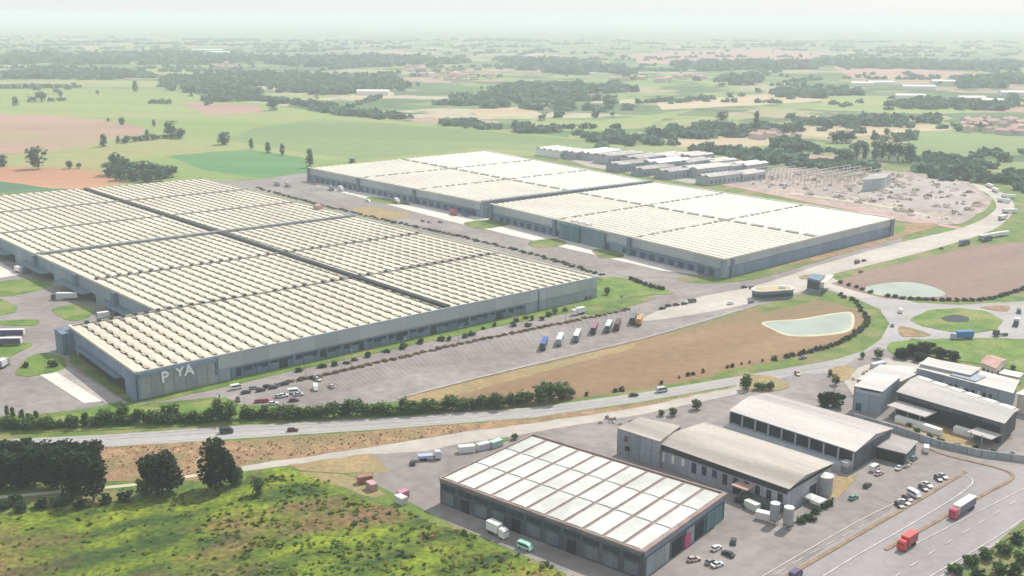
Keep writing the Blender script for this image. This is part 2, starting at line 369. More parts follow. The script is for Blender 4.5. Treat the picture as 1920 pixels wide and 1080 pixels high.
# industrial plain: grass base then paved areas
sheet('grass_plain', [(-400, 372), (160, 357), (330, 345), (560, 330), (900, 292), (1240, 296), (1500, 300), (2000, 330), (2200, 1200), (-400, 1200)], 'verge')
sheet('yard_pavement', [(-120, 470), (160, 430), (300, 580), (130, 625), (130, 680), (235, 752), (150, 768), (60, 778), (-120, 790)], 'asphalt')
sheet('service_yard', [(400, 338), (470, 338), (560, 326), (620, 325), (930, 400), (1350, 505), (1430, 512), (1560, 478), (1690, 445), (1700, 470), (1560, 515), (1545, 540), (1420, 572), (1280, 566), (1120, 524), (655, 402)], 'asphalt')
sheet('truck_park', [(232, 762), (430, 726), (560, 690), (860, 625), (1110, 580), (1265, 545), (1420, 520), (1560, 500), (1545, 545), (1480, 556), (1420, 574), (1300, 610), (1190, 640), (1000, 683), (860, 718), (745, 752), (640, 764), (470, 768), (400, 745)], 'asphalt')
# south-west roads and the highway junction
sheet('link_road', [(-80, 828), (200, 815), (420, 800), (700, 784), (1000, 764), (1200, 737), (1400, 703), (1560, 676), (1620, 658), (1652, 636), (1668, 606), (1650, 582), (1600, 560), (1545, 542), (1560, 522), (1640, 548), (1720, 568), (1800, 572), (1960, 560), (1960, 650), (1800, 646), (1710, 634), (1680, 650), (1640, 690), (1560, 760), (1440, 760), (1400, 735), (1380, 722), (1200, 754), (1000, 783), (700, 806), (420, 824), (200, 838), (-80, 852)], 'road')
sheet('industrial_yard', [(700, 842), (850, 825), (960, 800), (1180, 765), (1390, 728), (1500, 700), (1560, 700), (1640, 650), (1700, 660), (1800, 690), (1960, 760), (1960, 900), (1960, 1200), (1100, 1200), (1060, 1075), (830, 975), (700, 905)], 'asphalt')
sheet('access_road', [(455, 872), (700, 838), (930, 800), (1200, 760), (1390, 722), (1400, 735), (1200, 778), (1060, 800), (960, 818), (860, 832), (800, 846), (700, 852), (455, 884)], 'dusty')
sheet('highway', [(1440, 1100), (1560, 1020), (1690, 945), (1800, 885), (1850, 868), (1960, 880), (1960, 1000), (1860, 1035), (1760, 1100), (1720, 1200), (1300, 1200)], 'highway')
sheet('dusty_forecourt', [(1300, 560), (1420, 535), (1560, 490), (1700, 452), (1800, 428), (1852, 405), (1868, 384), (1846, 360), (1806, 348), (1830, 345), (1880, 362), (1902, 386), (1890, 410), (1850, 436), (1740, 470), (1620, 500), (1560, 520), (1650, 552), (1600, 558), (1540, 540), (1440, 562), (1300, 590), (1200, 600)], 'dusty', smooth=True)
# brown fields and ponds
sheet('dry_meadow', [(745, 748), (860, 720), (1000, 686), (1190, 641), (1300, 612), (1420, 576), (1480, 560), (1545, 552), (1600, 560), (1648, 585), (1660, 606), (1645, 632), (1600, 656), (1560, 668), (1400, 696), (1200, 730), (1000, 760), (840, 772), (760, 768)], 'brownfield')
sheet('green_margin', [(1500, 562), (1545, 550), (1600, 556), (1650, 580), (1664, 606), (1650, 634), (1605, 656), (1500, 680), (1340, 706), (1342, 700), (1480, 672), (1570, 650), (1606, 626), (1620, 600), (1600, 578), (1560, 566)], 'verge', ragged=.6)
sheet('green_margin', [(1420, 576), (1490, 552), (1530, 552), (1520, 566), (1460, 580), (1430, 586)], 'verge', ragged=.6)
sheet('dry_margin', [(745, 750), (1000, 688), (1190, 643), (1190, 652), (1010, 700), (820, 752), (760, 768)], 'drygrass', ragged=1.0)
sheet('pond_shore', [(1430, 604), (1500, 598), (1560, 588), (1596, 586), (1602, 606), (1590, 622), (1540, 630), (1480, 630), (1448, 618)], 'sand', smooth=True)
sheet('pond', [(1436, 605), (1502, 600), (1562, 590), (1592, 588), (1596, 606), (1584, 619), (1538, 627), (1482, 627), (1452, 617)], 'pond', smooth=True)
sheet('ploughed_ground', [(1558, 532), (1620, 510), (1740, 482), (1840, 458), (1980, 452), (1980, 540), (1850, 563), (1760, 566), (1660, 560), (1600, 545)], 'redfield')
sheet('green_margin', [(1850, 562), (1960, 540), (1960, 560), (1880, 568)], 'verge', ragged=.8)
sheet('pond', [(1620, 540), (1668, 530), (1720, 531), (1768, 546), (1762, 556), (1690, 557), (1640, 552)], 'pond', smooth=True)
sheet('dry_verge', [(190, 838), (430, 826), (700, 808), (1000, 785), (1200, 757), (1380, 726), (1392, 722), (1200, 764), (1000, 794), (900, 806), (700, 838), (455, 874), (440, 900), (200, 902), (150, 870)], 'rust', ragged=.8, step=5)
sheet('grass_strip', [(540, 872), (700, 850), (716, 868), (730, 885), (640, 888), (560, 882)], 'drygrass', ragged=.8)
sheet('grass_strip', [(560, 884), (640, 888), (720, 925), (700, 935), (600, 900)], 'drygrass', ragged=.8)
# verges round the warehouses
for px, mt in [
    ([(255, 764), (440, 720), (600, 685), (1120, 572), (1180, 560), (1130, 556), (600, 668), (380, 722)], 'lawn'),
    ([(400, 338), (655, 401), (1130, 521), (1130, 526), (655, 406), (396, 341)], 'verge'),
    ([(1130, 524), (1170, 522), (1262, 548), (1220, 553), (1125, 562)], 'lawn'),
    ([(1270, 522), (1400, 512), (1480, 494), (1640, 450), (1560, 482), (1430, 520), (1330, 532)], 'verge'),
    ([(1480, 494), (1680, 440), (1700, 420), (1760, 422), (1700, 442), (1560, 482)], 'rust'),
    ([(660, 398), (690, 388), (770, 402), (720, 412)], 'drygrass'),
    ([(690, 370), (750, 376), (760, 384), (700, 380)], 'verge'),
    ([(870, 418), (930, 412), (960, 420), (900, 430)], 'verge'),
    ([(990, 455), (1040, 448), (1062, 458), (1010, 466)], 'verge'),
    ([(1110, 470), (1150, 468), (1170, 482), (1130, 484)], 'verge'),
    ([(1090, 578), (1180, 562), (1230, 560), (1120, 590)], 'verge'),
    ([(-20, 534), (60, 522), (100, 532), (50, 550), (-20, 556)], 'lawn'),
    ([(-20, 556), (14, 566), (32, 578), (20, 588), (-20, 590)], 'lawn'),
    ([(98, 580), (140, 572), (180, 578), (160, 598), (130, 601), (112, 594)], 'lawn'),
    ([(4, 602), (66, 600), (74, 605), (60, 611), (4, 610)], 'lawn'),
    ([(30, 698), (52, 672), (84, 662), (118, 672), (122, 690), (92, 701), (44, 706)], 'lawn'),
    ([(-20, 652), (60, 644), (30, 664), (-20, 690)], 'lawn'),
    ([(60, 790), (110, 782), (190, 766), (226, 752), (236, 760), (300, 768), (420, 745), (450, 760), (640, 766), (760, 762), (860, 770), (700, 782), (420, 797), (0, 815), (-60, 818), (-60, 790)], 'lawn'),
    ([(1795-90, 600), (1740, 582), (1800, 578), (1850, 584), (1882, 602), (1870, 618), (1820, 627), (1780, 622), (1730, 612)], 'lawn'),
    ([(1690, 612), (1745, 628), (1700, 632), (1686, 626)], 'rust'),
    ([(1840, 576), (1890, 574), (1886, 584), (1850, 580)], 'rust'),
    ([(1395, 705), (1440, 705), (1480, 720), (1465, 732), (1420, 734), (1390, 728)], 'drygrass'),
    ([(1690, 640), (1960, 640), (1960, 700), (1880, 690), (1760, 672), (1680, 668)], 'lawn'),
    ([(860, 838), (940, 822), (950, 828), (880, 844)], 'lawn'),
    ([(1500, 518), (1530, 514), (1536, 522), (1505, 524)], 'drygrass'),
    ([(1790, 1090), (1860, 1030), (1960, 960), (1960, 1200), (1720, 1200)], 'verge'),
    ([(1560, 690), (1600, 690), (1590, 712), (1560, 716)], 'drygrass'),
    ([(1700, 790), (1790, 818), (1830, 834), (1800, 840), (1690, 800)], 'drygrass')]:
    sheet('grass_patch', px, mt, smooth=len(px) < 8, ragged=.4, thick=.12)
sheet('flower_bed', [(1765, 597), (1790, 591), (1815, 596), (1812, 604), (1780, 604)], 'shade_and_bed', smooth=True, thick=.18)
# construction site
sheet('building_site', [(1360, 345), (1420, 325), (1480, 312), (1700, 322), (1810, 340), (1862, 372), (1850, 395), (1800, 420), (1740, 424), (1680, 412), (1460, 368)], 'dirt', ragged=2, step=20)
sheet('gravel_area', [(1600, 345), (1720, 330), (1810, 345), (1846, 372), (1800, 398), (1700, 390), (1620, 368)], 'greydirt', ragged=2, step=20)
ribbon('dirt_track', [(1330, 340), (1480, 370), (1600, 393), (1700, 412), (1800, 428)], 9, 'pinkdirt')
ribbon('dirt_track', [(1480, 362), (1640, 384), (1740, 404)], 5, 'sand')
sheet('factory_pavement', [(1030, 288), (1120, 286), (1340, 304), (1440, 318), (1400, 338), (1300, 345), (1100, 312)], 'greydirt')
# concrete aprons
sheet('concrete_apron', [(72, 702), (108, 694), (200, 752), (158, 757)], 'concrete')
sheet('concrete_apron', [(-60, 500), (0, 492), (40, 515), (-20, 525), (-60, 522)], 'concrete')
sheet('concrete_apron', [(590, 344), (640, 346), (960, 420), (1300, 505), (1310, 516), (1240, 508), (900, 428), (700, 384), (600, 356)], 'concrete')
sheet('asphalt_lane', [(600, 350), (900, 430), (1240, 512), (1300, 522), (1180, 520), (900, 452), (640, 388), (560, 356)], 'asphalt')
sheet('tan_yard', [(1560, 896), (1610, 890), (1590, 915), (1570, 935), (1545, 930)], 'drygrass')
sheet('tan_yard', [(1720, 782), (1830, 792), (1900, 822), (1860, 832), (1740, 806)], 'rust')
sheet('dusty_yard', [(1582, 716), (1610, 690), (1660, 672), (1700, 680), (1745, 690), (1690, 712), (1660, 738), (1600, 742)], 'dusty')
sheet('dusty_lane', [(1540, 770), (1600, 780), (1640, 770), (1600, 740), (1560, 748)], 'asphalt')
sheet('loading_ramp', [(104, 697), (128, 688), (240, 757), (196, 756)], 'greydirt')
ribbon('footpath', [(-60, 938), (60, 928), (150, 919), (250, 910), (330, 898), (455, 878)], 2.4, 'sand')
# kerbs, medians, markings
ribbon('kerb', [(745, 748), (860, 718), (1000, 684), (1190, 639), (1300, 608), (1420, 572)], 1.6, 'greydirt', thick=.14)
ribbon('dry_median', [(1440, 1100), (1492, 1072), (1615, 1000), (1685, 960), (1760, 916), (1810, 885)], 1.3, 'medianearth', thick=.13)
ribbon('dry_median', [(1660, 1032), (1700, 1010), (1762, 975), (1850, 925), (1893, 902), (1897, 890), (1870, 878), (1785, 857), (1740, 842)], 1.2, 'medianearth', thick=.13)
for px, wd, dash in [
    ([(1380, 1110), (1440, 1075), (1615, 975), (1720, 925)], .35, None),
    ([(1420, 1100), (1500, 1050), (1620, 985)], .25, (6, 3)),
    ([(1530, 1090), (1600, 1046), (1680, 1000), (1780, 940), (1822, 908), (1815, 895), (1800, 893)], .45, None),
    ([(1690, 1035), (1720, 1019), (1815, 970), (1930, 912)], .35, None),
    ([(1640, 1110), (1700, 1067), (1787, 1012), (1862, 966), (1930, 925)], .35, (4.5, 6)),
    ([(1725, 1095), (1747, 1080), (1865, 1010), (1930, 966)], .4, None),
    ([(1735, 1100), (1770, 1078), (1880, 1012), (1930, 978)], .4, None),
    ([(-60, 836), (200, 824), (420, 810), (700, 795), (1000, 773), (1200, 746), (1400, 713), (1560, 685)], .3, None),
    ([(-60, 830), (200, 818), (420, 804), (700, 789), (1000, 768), (1200, 741), (1400, 708)], .25, None),
    ([(-60, 848), (200, 834), (420, 820), (700, 802), (1000, 779), (1200, 751), (1380, 719)], .25, None)]:
    ribbon('lane_marking', px, wd, 'paint', dash=dash)
# faint truck bays
b = MB(); ZL[0] += .0025
for k in range(66):
    f = k/65; a = G(600+f*600, 705-f*136); c = G(650+f*560, 742-f*140)
    d = (c-a).normalized(); n = Vector((-d.y, d.x, 0))*.16
    a = a+d*4; c = c-d*6
    b.face([(p.x, p.y, ZL[0]) for p in (a-n, a+n, c+n, c-n)])
tag(b.build('parking_bay_marking', M['fpaint']), kind='structure')
b = MB(); ZL[0] += .0025
for k in range(9):
    f = k/8; a = G(1660+f*118, 952-f*70); d = (G(1640, 925)-G(1690, 945)).normalized()*5; q = Vector((-d.y, d.x, 0)).normalized()*.08
    b.face([(p.x, p.y, ZL[0]) for p in (a-q, a+q, a+d+q, a+d-q)])
tag(b.build('parking_bay_marking', M['paint']), kind='structure')

# ------------------------------------------------------------------ buildings
def bil(Q, s, t): return Q[0]*(1-s)*(1-t)+Q[1]*s*(1-t)+Q[2]*s*t+Q[3]*(1-s)*t
def quad(px, h): return [G(x, y, h) for x, y in px]
def ccw(Q):
    ar = sum(Q[i].x*Q[(i+1) % len(Q)].y-Q[(i+1) % len(Q)].x*Q[i].y for i in range(len(Q)))
    return Q if ar > 0 else Q[::-1]
def xy(Q): return [(p.x, p.y) for p in Q]
def centre(Q):
    c = Vector((0, 0, 0))
    for p in Q: c += p
    c /= len(Q); c.z = 0; return c
def wbox(b, A, B, f0, f1, z0, z1, d0, d1, C, mi=0):
    """box on the wall A-B between fractions f0..f1, heights z0..z1, from d0 to d1 metres outside it; C = inside point"""
    P = A.lerp(B, f0); Q = A.lerp(B, f1); d = (Q-P).normalized(); n = Vector((-d.y, d.x, 0))
    if (Vector((C.x, C.y, 0))-Vector((P.x, P.y, 0))).dot(n) > 0: n = -n
    q = [P+n*d0, Q+n*d0, Q+n*d1, P+n*d1]; b.prism(xy(ccw(q)), z0, z1, mi, bottom=True)
def part_wbox(name, mt, par, A, B, f0, f1, z0, z1, d0, d1, C, label=None):
    b = MB(); wbox(b, A, B, f0, f1, z0, z1, d0, d1, C); o = b.build(name, mt, par)
    if label: o['label'] = label
    return o
def vaults(b, Q, n, rise, seg=4, mi=0, gut=.1, z0=0.0):
    """n shallow vaults side by side across s, running along t"""
    for k in range(n):
        a0, a1 = (k+gut/2)/n, (k+1-gut/2)/n; prev = None
        for j in range(seg+1):
            x = j/seg; s = a0+(a1-a0)*x; h = z0+rise*(1-(2*x-1)**2)
            p, q = bil(Q, s, 0), bil(Q, s, 1); p.z += h; q.z += h
            if prev:
                f = [prev[0], p, q, prev[1]]
                if (f[1]-f[0]).cross(f[2]-f[0]).z < 0: f.reverse()
                b.face(f, mi)
            prev = (p, q)
def strip(b, P, Q, w_, z0, z1, mi=0):
    d = (Q-P).normalized(); n = Vector((-d.y, d.x, 0))*w_/2
    b.prism(xy(ccw([P-n, Q-n, Q+n, P+n])), z0, z1, mi, bottom=True)

HA = 12.0
# --- the near warehouse (an L of two blocks)
A0, A1, A3 = quad([(255, 700), (1120, 520), (130, 612)], HA); AF = G(380, 335, HA)
W1 = 87.8/509.6
A2 = A1.lerp(AF, W1)
blk1 = [A0, A1, A2, A3]
def inter(p, p2, q, q2):
    d, e = p2-p, q2-q; t = ((q-p).x*e.y-(q-p).y*e.x)/(d.x*e.y-d.y*e.x); return p+d*t
B0 = G(299, 585, HA)
B0 = inter(A3, A2, B0, G(0, 446, HA))
BF = inter(B0, G(0, 446, HA), AF, G(0, 366, HA))
blk2 = [B0, A2, AF, BF]
LA = (A1-A0).length
ctrA = centre([A0, A1, AF, BF])
wa = empty('warehouse', ctrA, 'huge grey logistics warehouse with cream ribbed roof and white sign letters at its near corner', 'warehouse')
cin = centre(blk1); cin2 = centre(blk2)
b = MB()
for Q in (blk1, blk2): b.prism(xy(ccw(Q)), 0, HA-.25)
b.build('wall', M['panel'], wa)
b = MB()
for Q, s_len in ((blk1, (A1-A0).length), (blk2, (A2-B0).length)):
    n = round(s_len/6.05); q = [Vector((p.x, p.y, HA-.25)) for p in Q]
    q2 = ccw(q); b.face(q2); vaults(b, q, n, .24, gut=.2, z0=.02)
b.build('roof', M['roofA'], wa)
# skylights in the valleys between the ribs
def sky_mesh(L_, W_, H_):
    mb = MB(); mb.box(-W_/2, W_/2, -L_/2, L_/2, 0, H_); return mb
d2 = (A3-A0).normalized(); angA = math.atan2(d2.y, d2.x)-math.pi/2
skyl = []
def bay_valley(Q, n):
    return [(k+1)/n for k in range(n-1)]
n1 = round(LA/6.05); n2 = round((A2-B0).length/6.05)
for Q, n, nt_ in ((blk1, n1, 10), (blk2, n2, 49)):
    for s_ in bay_valley(Q, n):
        for k in range(nt_):
            t_ = (k+.6)/nt_
            skyl.append((bil(Q, s_, t_), Q, n))
cpos = Vector((0, 0, CAMH)); skyl.sort(key=lambda x: (x[0]-cpos).length)
sk0 = sky_mesh(4.3, 1.7, .55).mesh('skylight', M['sky_glass'])
for p, Q, n in skyl[:100]:
    o = bpy.data.objects.new('skylight', sk0); COL.objects.link(o); o.parent = wa
    o.location = (p.x-ctrA.x, p.y-ctrA.y, HA-.24); o.rotation_euler = (0, 0, angA)
ca, sa = math.cos(angA), math.sin(angA)
b = MB()
for p, Q, n in skyl[100:]:
    far = p.y > 720; L_, W_ = (4.3, 1.7) if not far else (4.0, 1.4)
    b.obox((p.x, p.y, 0), Vector((ca*W_/2, sa*W_/2, 0)), Vector((-sa*L_/2, ca*L_/2, 0)), HA-.24, HA+(.36 if not far else .30))
o = b.build('skylight', M['sky_glass'], wa); o['kind'] = 'stuff'
# dark smoke vents along the cross joints
vm = MB(); vm.box(-.8, .8, -.8, .8, 0, 1.3); vm.box(-.95, .95, -.95, .95, 1.3, 1.5)
vm = vm.mesh('roof_vent', M['vent'])
rows = [(A3.lerp(A2, .02), A2, n1, .93)]
for fr in (1/5,): rows.append((B0.lerp(BF, fr), A2.lerp(AF, fr), n2, .62))
for P_, Q_, n, prob in rows:
    for k in range(n):
        if random.random() > prob: continue
        p = P_.lerp(Q_, (k+.5)/n); o = bpy.data.objects.new('roof_vent', vm); COL.objects.link(o); o.parent = wa
        o.location = (p.x-ctrA.x, p.y-ctrA.y, HA-.2); o.rotation_euler = (0, 0, angA)
for fr, kind_ in ((1/5, 'j'), (2/5, 'f'), (3/5, 'j'), (4/5, 'j')):
    P_, Q_ = B0.lerp(BF, fr), A2.lerp(AF, fr); b = MB()
    if kind_ == 'f': strip(b, P_, Q_, 3.2, HA-.2, HA+1.5); b.build('fire_wall', M['fire'], wa)
    else: strip(b, P_, Q_, 1.6, HA-.2, HA+.72); b.build('roof_joint', M['joint'], wa)
b = MB(); strip(b, A3, A2, 1.4, HA-.2, HA+.65); b.build('roof_joint', M['joint'], wa)
# the long dark strip through the middle, coloured as a fire wall's shadow
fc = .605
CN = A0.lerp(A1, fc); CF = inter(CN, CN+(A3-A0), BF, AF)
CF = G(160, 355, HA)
b = MB(); strip(b, CN.lerp(CF, .002), CF, 3.4, HA-.2, HA+1.3); b.build('firewall_shade_strip', M['shade_and_bed'], wa)
# pale eaves along the left edges, dark cap along the front
b = MB(); strip(b, A0, A3, 1.2, HA-.3, HA+.85); strip(b, B0, BF, 1.2, HA-.3, HA+.85); b.build('parapet', M['parapet'], wa)
b = MB(); strip(b, A0, A1, .8, HA-.3, HA+.55); b.build('front_parapet', M['panel_lite'], wa)
b = MB(); strip(b, A1, AF, .8, HA-.3, HA+.6); b.build('rear_parapet', M['parapet'], wa)
# front wall: office panel with letters, light upper band, dark base with windows
F = lambda px: (G(px, 700-(px-255)*180/865, HA)-A0).dot((A1-A0).normalized())/LA
part_wbox('sign_panel', M['wallC2'], wa, A0, A1, .002, F(403), 0.3, HA-1.9, .02, .5, cin)
part_wbox('cornice', M['panel_blue'], wa, A0, A1, 0, F(405), HA-1.85, HA-.6, .02, .9, cin)
part_wbox('cladding_band', M['panel_lite'], wa, A0, A1, F(407), .998, 6.0, HA-.35, .02, .55, cin)
part_wbox('base_band', M['panel_dark'], wa, A0, A1, F(430), .80, .2, 5.2, .02, .12, cin)
part_wbox('corner_column', M['panel_blue'], wa, A0, A1, .0, .004, 0, HA-.3, .5, .9, cin)
part_wbox('downpipe', M['panel_dark'], wa, A0, A1, F(403)-.002, F(403)+.002, 4, HA-.6, .5, .75, cin)
part_wbox('downpipe', M['panel_dark'], wa, A0, A1, .83, .833, .2, HA-.5, .55, .8, cin)
for k in range(40):
    f = F(440)+k*(.80-F(440))/40; zz = 3.6 if k % 5 else 1.0
    part_wbox('window', M['glassdark'], wa, A0, A1, f, f+.010+.003*(k % 3), zz-.9*(k % 2), 4.8, .12, .2, cin)
# canopy and docks on the left end wall (A0-A3)
part_wbox('end_band', M['panel_blue'], wa, A0, A3, .01, .98, 6.4, HA-.9, .02, .35, cin)
part_wbox('loading_opening', M['void'], wa, A0, A3, .17, .86, .2, 5.4, .02, .3, cin)
part_wbox('loading_canopy', M['canopy'], wa, A0, A3, .2, .84, 5.4, 5.8, .3, 3.0, cin)
part_wbox('stair_tower', M['panel_dark'], wa, A0, A3, .93, 1.06, 0, HA-1.5, -.2, 5.5, cin)
part_wbox('end_stair', M['panel_blue'], wa, A0, A3, 0.0, .10, 0, HA-2.4, .35, 1.6, cin)
# docks along the long left wall
LB = (BF-B0).length
for f0, f1 in ((.02, .16), (.19, .31), (.34, .46), (.50, .63)):
    part_wbox('loading_opening', M['void'], wa, B0, BF, f0, f1, .2, 4.6, .02, .3, cin2)
    part_wbox('loading_canopy', M['canopy'], wa, B0, BF, f0+.01, f1-.01, 4.6, 5.1, .3, 6.0, cin2)
for f in (.115, .245, .40, .57): part_wbox('stair_tower', M['panel_dark'], wa, B0, BF, f, f+.012, 0, HA-.2, .02, 2.2, cin2)
part_wbox('annex', M['greydirt'], wa, A3, B0, .05, .95, 0, 3.0, 0.3, 14, cin)
part_wbox('annex_roof', M['white'], wa, A3, B0, .55, .93, 3.0, 3.3, 8, 10, cin)
part_wbox('plant_room', M['terra'], wa, A2, AF, .50, .515, HA, HA+3.2, -6, -1, cin2, 'small rusty box on the roof edge')
# letters on the front
def letters(txt, px, size, z, par, A, B, C, mt, f, off=1.0):
    cu_ = bpy.data.curves.new('sign', 'FONT'); cu_.body = txt; cu_.size = size; cu_.extrude = .08; cu_.offset = .2
    o = bpy.data.objects.new('sign', cu_); COL.objects.link(o); bpy.context.view_layer.update()
    me = bpy.data.meshes.new_from_object(o.evaluated_get(bpy.context.evaluated_depsgraph_get()))
    bpy.data.objects.remove(o); me.materials.clear(); me.materials.append(mt); me.name = 'letter'
    d = (B-A).normalized(); n = Vector((-d.y, d.x, 0)); n = -n if (C-A).dot(n) > 0 else n
    p = A.lerp(B, f)+n*off; q = bpy.data.objects.new('letter', me); COL.objects.link(q); q.parent = par
    q.location = (p.x-par.location.x, p.y-par.location.y, z); q.rotation_euler = (R(90), 0, math.atan2(d.y, d.x)); return q
for ch, px, sz, z_ in (('P', 299, 6.4, 6.0), ('Y', 328, 5.0, 7.2), ('A', 343, 6.2, 6.9)):
    letters(ch, px, sz, z_, wa, A0, A1, cin, M['letter'], F(px))

# --- the far warehouse: two offset blocks
HB = 12.3
b0, b1, b2, b3 = quad([(1358, 487), (1678, 410), (1228, 342), (920, 383)], HB)
c0, c1, c2, c3 = quad([(905, 380), (1222, 341), (910, 283), (578, 315)], HB)
wb = empty('warehouse', centre([b0, b1, c2, c3]), 'second long warehouse behind the first, with cream and white roofs and teal glass entrance', 'warehouse')
for nm, Q, nb, vs in (('near', [b0, b1, b2, b3], 0, 3), ('far', [c0, c1, c2, c3], 1, 3)):
    C = centre(Q); b = MB(); b.prism(xy(ccw(Q)), 0, HB-.25); b.build('wall', M['panel'], wb)
    Z = [Vector((p.x, p.y, HB-.25)) for p in Q]; mid0, mid1 = Z[0].lerp(Z[1], .5), Z[3].lerp(Z[2], .49)
    for half, q in ((0, [Z[0], mid0, mid1, Z[3]]), (1, [mid0, Z[1], Z[2], mid1])):
        b = MB(); b.face(ccw(list(q))); vaults(b, q, 16, .35, gut=.16, z0=.02)
        mt = M['roofB'] if half == 0 else M['roofW']
        o = b.build('roof', mt, wb); o['label'] = 'cream roof half' if half == 0 else 'whiter roof half'
    wcol = 'roofW'
    b = MB(); strip(b, Z[0], Z[3], 1.6, HB-.3, HB+.8); strip(b, Z[1], Z[2], 1.6, HB-.3, HB+.7); b.build('parapet', M['parapet'], wb)
    b = MB(); strip(b, Z[0], Z[1], 1.4, HB-.3, HB+.7); b.build('front_parapet', M['parapet'], wb)
    for i in (1, 2):
        P_, Q_ = Z[0].lerp(Z[3], i/3), Z[1].lerp(Z[2], i/3); b = MB(); n = 14
        for k in range(n): strip(b, P_.lerp(Q_, (k+.12)/n), P_.lerp(Q_, (k+.8)/n), 1.8, HB-.2, HB+.6)
        b.build('roof_joint', M['joint'], wb)
    b = MB(); n = 16
    for k in range(n): strip(b, mid0.lerp(mid1, (k+.1)/n), mid0.lerp(mid1, (k+.72)/n), 3.0, HB-.2, HB+.85)
    b.build('roof_joint', M['joint'], wb)
    # long side
    part_wbox('cladding_band', M['panel_lite'], wb, Z[0], Z[3], .01, .99, 6.2, HB-.4, .02, .5, C)
    part_wbox('dock_wall', M['panel_blue'], wb, Z[0], Z[3], .01, .99, .2, 5.6, .02, .2, C)
    for k in range(26):
        f = .03+k*.036
        if nb == 0 and (.44 < f < .62 or .36 < f < .41): continue
        part_wbox('dock_door', M['door'], wb, Z[0], Z[3], f, f+.018, .6, 4.6, .2, .45, C)
    for f in (.335, .66, .985): part_wbox('corner_tower', M['panel_dark'], wb, Z[0], Z[3], f, f+.012, 0, HB+.3, .02, 2.4, C)
    part_wbox('dock_canopy', M['canopy'], wb, Z[0], Z[3], .04, .32, 5.2, 5.7, .5, 3.2, C)
    part_wbox('dock_canopy', M['canopy'], wb, Z[0], Z[3], .68, .96, 5.2, 5.7, .5, 3.2, C)
    # front side
    part_wbox('cladding_band', M['panel_lite'], wb, Z[0], Z[1], .01, .99, 7.5, HB-.4, .02, .5, C)
    part_wbox('front_band', M['panel_blue'], wb, Z[0], Z[1], .06, .97, .2, 7.0, .02, .25, C)
    part_wbox('corner_tower', M['panel_dark'], wb, Z[0], Z[1], .965, .99, 0, HB-.2, .02, 1.2, C)
    part_wbox('corner_tower', M['panel_dark'], wb, Z[0], Z[1], .03, .045, 0, HB-.2, .5, 1.2, C)
C = centre([b0, b1, b2, b3])
part_wbox('glass_entrance', M['teal'], wb, b0, b3, .545, .635, 0, HB-.6, .5, 3.4, C)
part_wbox('glass_entrance_side', M['canopy'], wb, b0, b3, .44, .54, .2, HB-1.2, .5, 2.2, C)
b = MB(); Zc = [Vector((p.x, p.y, 0)) for p in (c0, c1)]; strip(b, Zc[0], Zc[1], 4.5, HB-.2, HB+1.5); b.build('fire_wall', M['fire'], wb)
for f in (.5, .53, .56): part_wbox('roof_unit', M['white'], wb, b0, b3, f+.03, f+.045, HB, HB+2.2, -6, -1.5, C)

# --- the white vaulted factory in the foreground
HC = 9.0
Cq = quad([(1205, 1035), (1360, 925), (1000, 815), (825, 897)], HC)
cc = centre(Cq)
wc = empty('factory_hall', cc, 'foreground hall with eleven long white translucent roof vaults and dark left wall', 'factory')
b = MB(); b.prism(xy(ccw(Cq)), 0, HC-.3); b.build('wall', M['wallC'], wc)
Zq = [Vector((p.x, p.y, HC-.3)) for p in Cq]
b = MB(); q2 = ccw(list(Zq)); b.face([(p.x, p.y, HC-.28) for p in q2]); b.build('roof', M['gutter'], wc)
NV = 11
for k in range(NV):
    t0, t1 = (k+.085)/NV, (k+.915)/NV; b = MB()
    for s0, s1 in ((.025, .345), (.36, .665), (.68, .965)):
        q = [bil(Zq, s0, t0), bil(Zq, s0, t1), bil(Zq, s1, t1), bil(Zq, s1, t0)]
        vaults(b, q, 1, .14, seg=4, gut=0, z0=.3)
        for e0, e1 in ((0, 1), (3, 2)):      # closed ends
            pts = [q[e0]+(q[e1]-q[e0])*(j/4)+Vector((0, 0, .3+.14*(1-(2*j/4-1)**2))) for j in range(5)]
            b.face(pts+[q[e1].copy(), q[e0].copy()])
    b.build('roof_vault', M['roofC'], wc)
b = MB(); strip(b, Zq[0], Zq[3], .7, HC-.4, HC+.25); strip(b, Zq[1], Zq[2], .7, HC-.4, HC+.3); strip(b, Zq[2], Zq[3], .7, HC-.4, HC+.3)
strip(b, Zq[0], Zq[1], 1.6, HC-.4, HC+.35); b.build('parapet', M['gutter'], wc)
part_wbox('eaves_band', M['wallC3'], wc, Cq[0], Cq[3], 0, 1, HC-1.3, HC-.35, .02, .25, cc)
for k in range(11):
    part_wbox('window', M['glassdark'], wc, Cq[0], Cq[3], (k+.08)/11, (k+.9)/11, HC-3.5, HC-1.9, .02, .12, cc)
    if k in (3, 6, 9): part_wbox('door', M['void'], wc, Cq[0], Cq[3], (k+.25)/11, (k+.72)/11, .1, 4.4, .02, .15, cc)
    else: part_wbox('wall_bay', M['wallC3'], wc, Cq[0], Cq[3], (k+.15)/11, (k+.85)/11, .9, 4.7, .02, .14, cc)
part_wbox('side_band', M['panel_blue'], wc, Cq[0], Cq[1], .02, .98, HC-2.2, HC-.8, .02, .2, cc)
for k, (f0, f1, mt, z1_) in enumerate([(.04, .3, 'wallC2', 6.2), (.34, .46, 'void', 5), (.50, .60, 'wallC2', 6), (.62, .72, 'void', 5), (.76, .97, 'teal', 6.3)]):
    part_wbox('door' if mt == 'void' else 'wall_bay', M[mt], wc, Cq[0], Cq[1], f0, f1, .2, z1_, .02, .22, cc)
part_wbox('red_door', paint((.42, .03, .16), 'magenta'), wc, Cq[0], Cq[1], .48, .55, .1, 4.6, .25, .4, cc, 'magenta roll door')

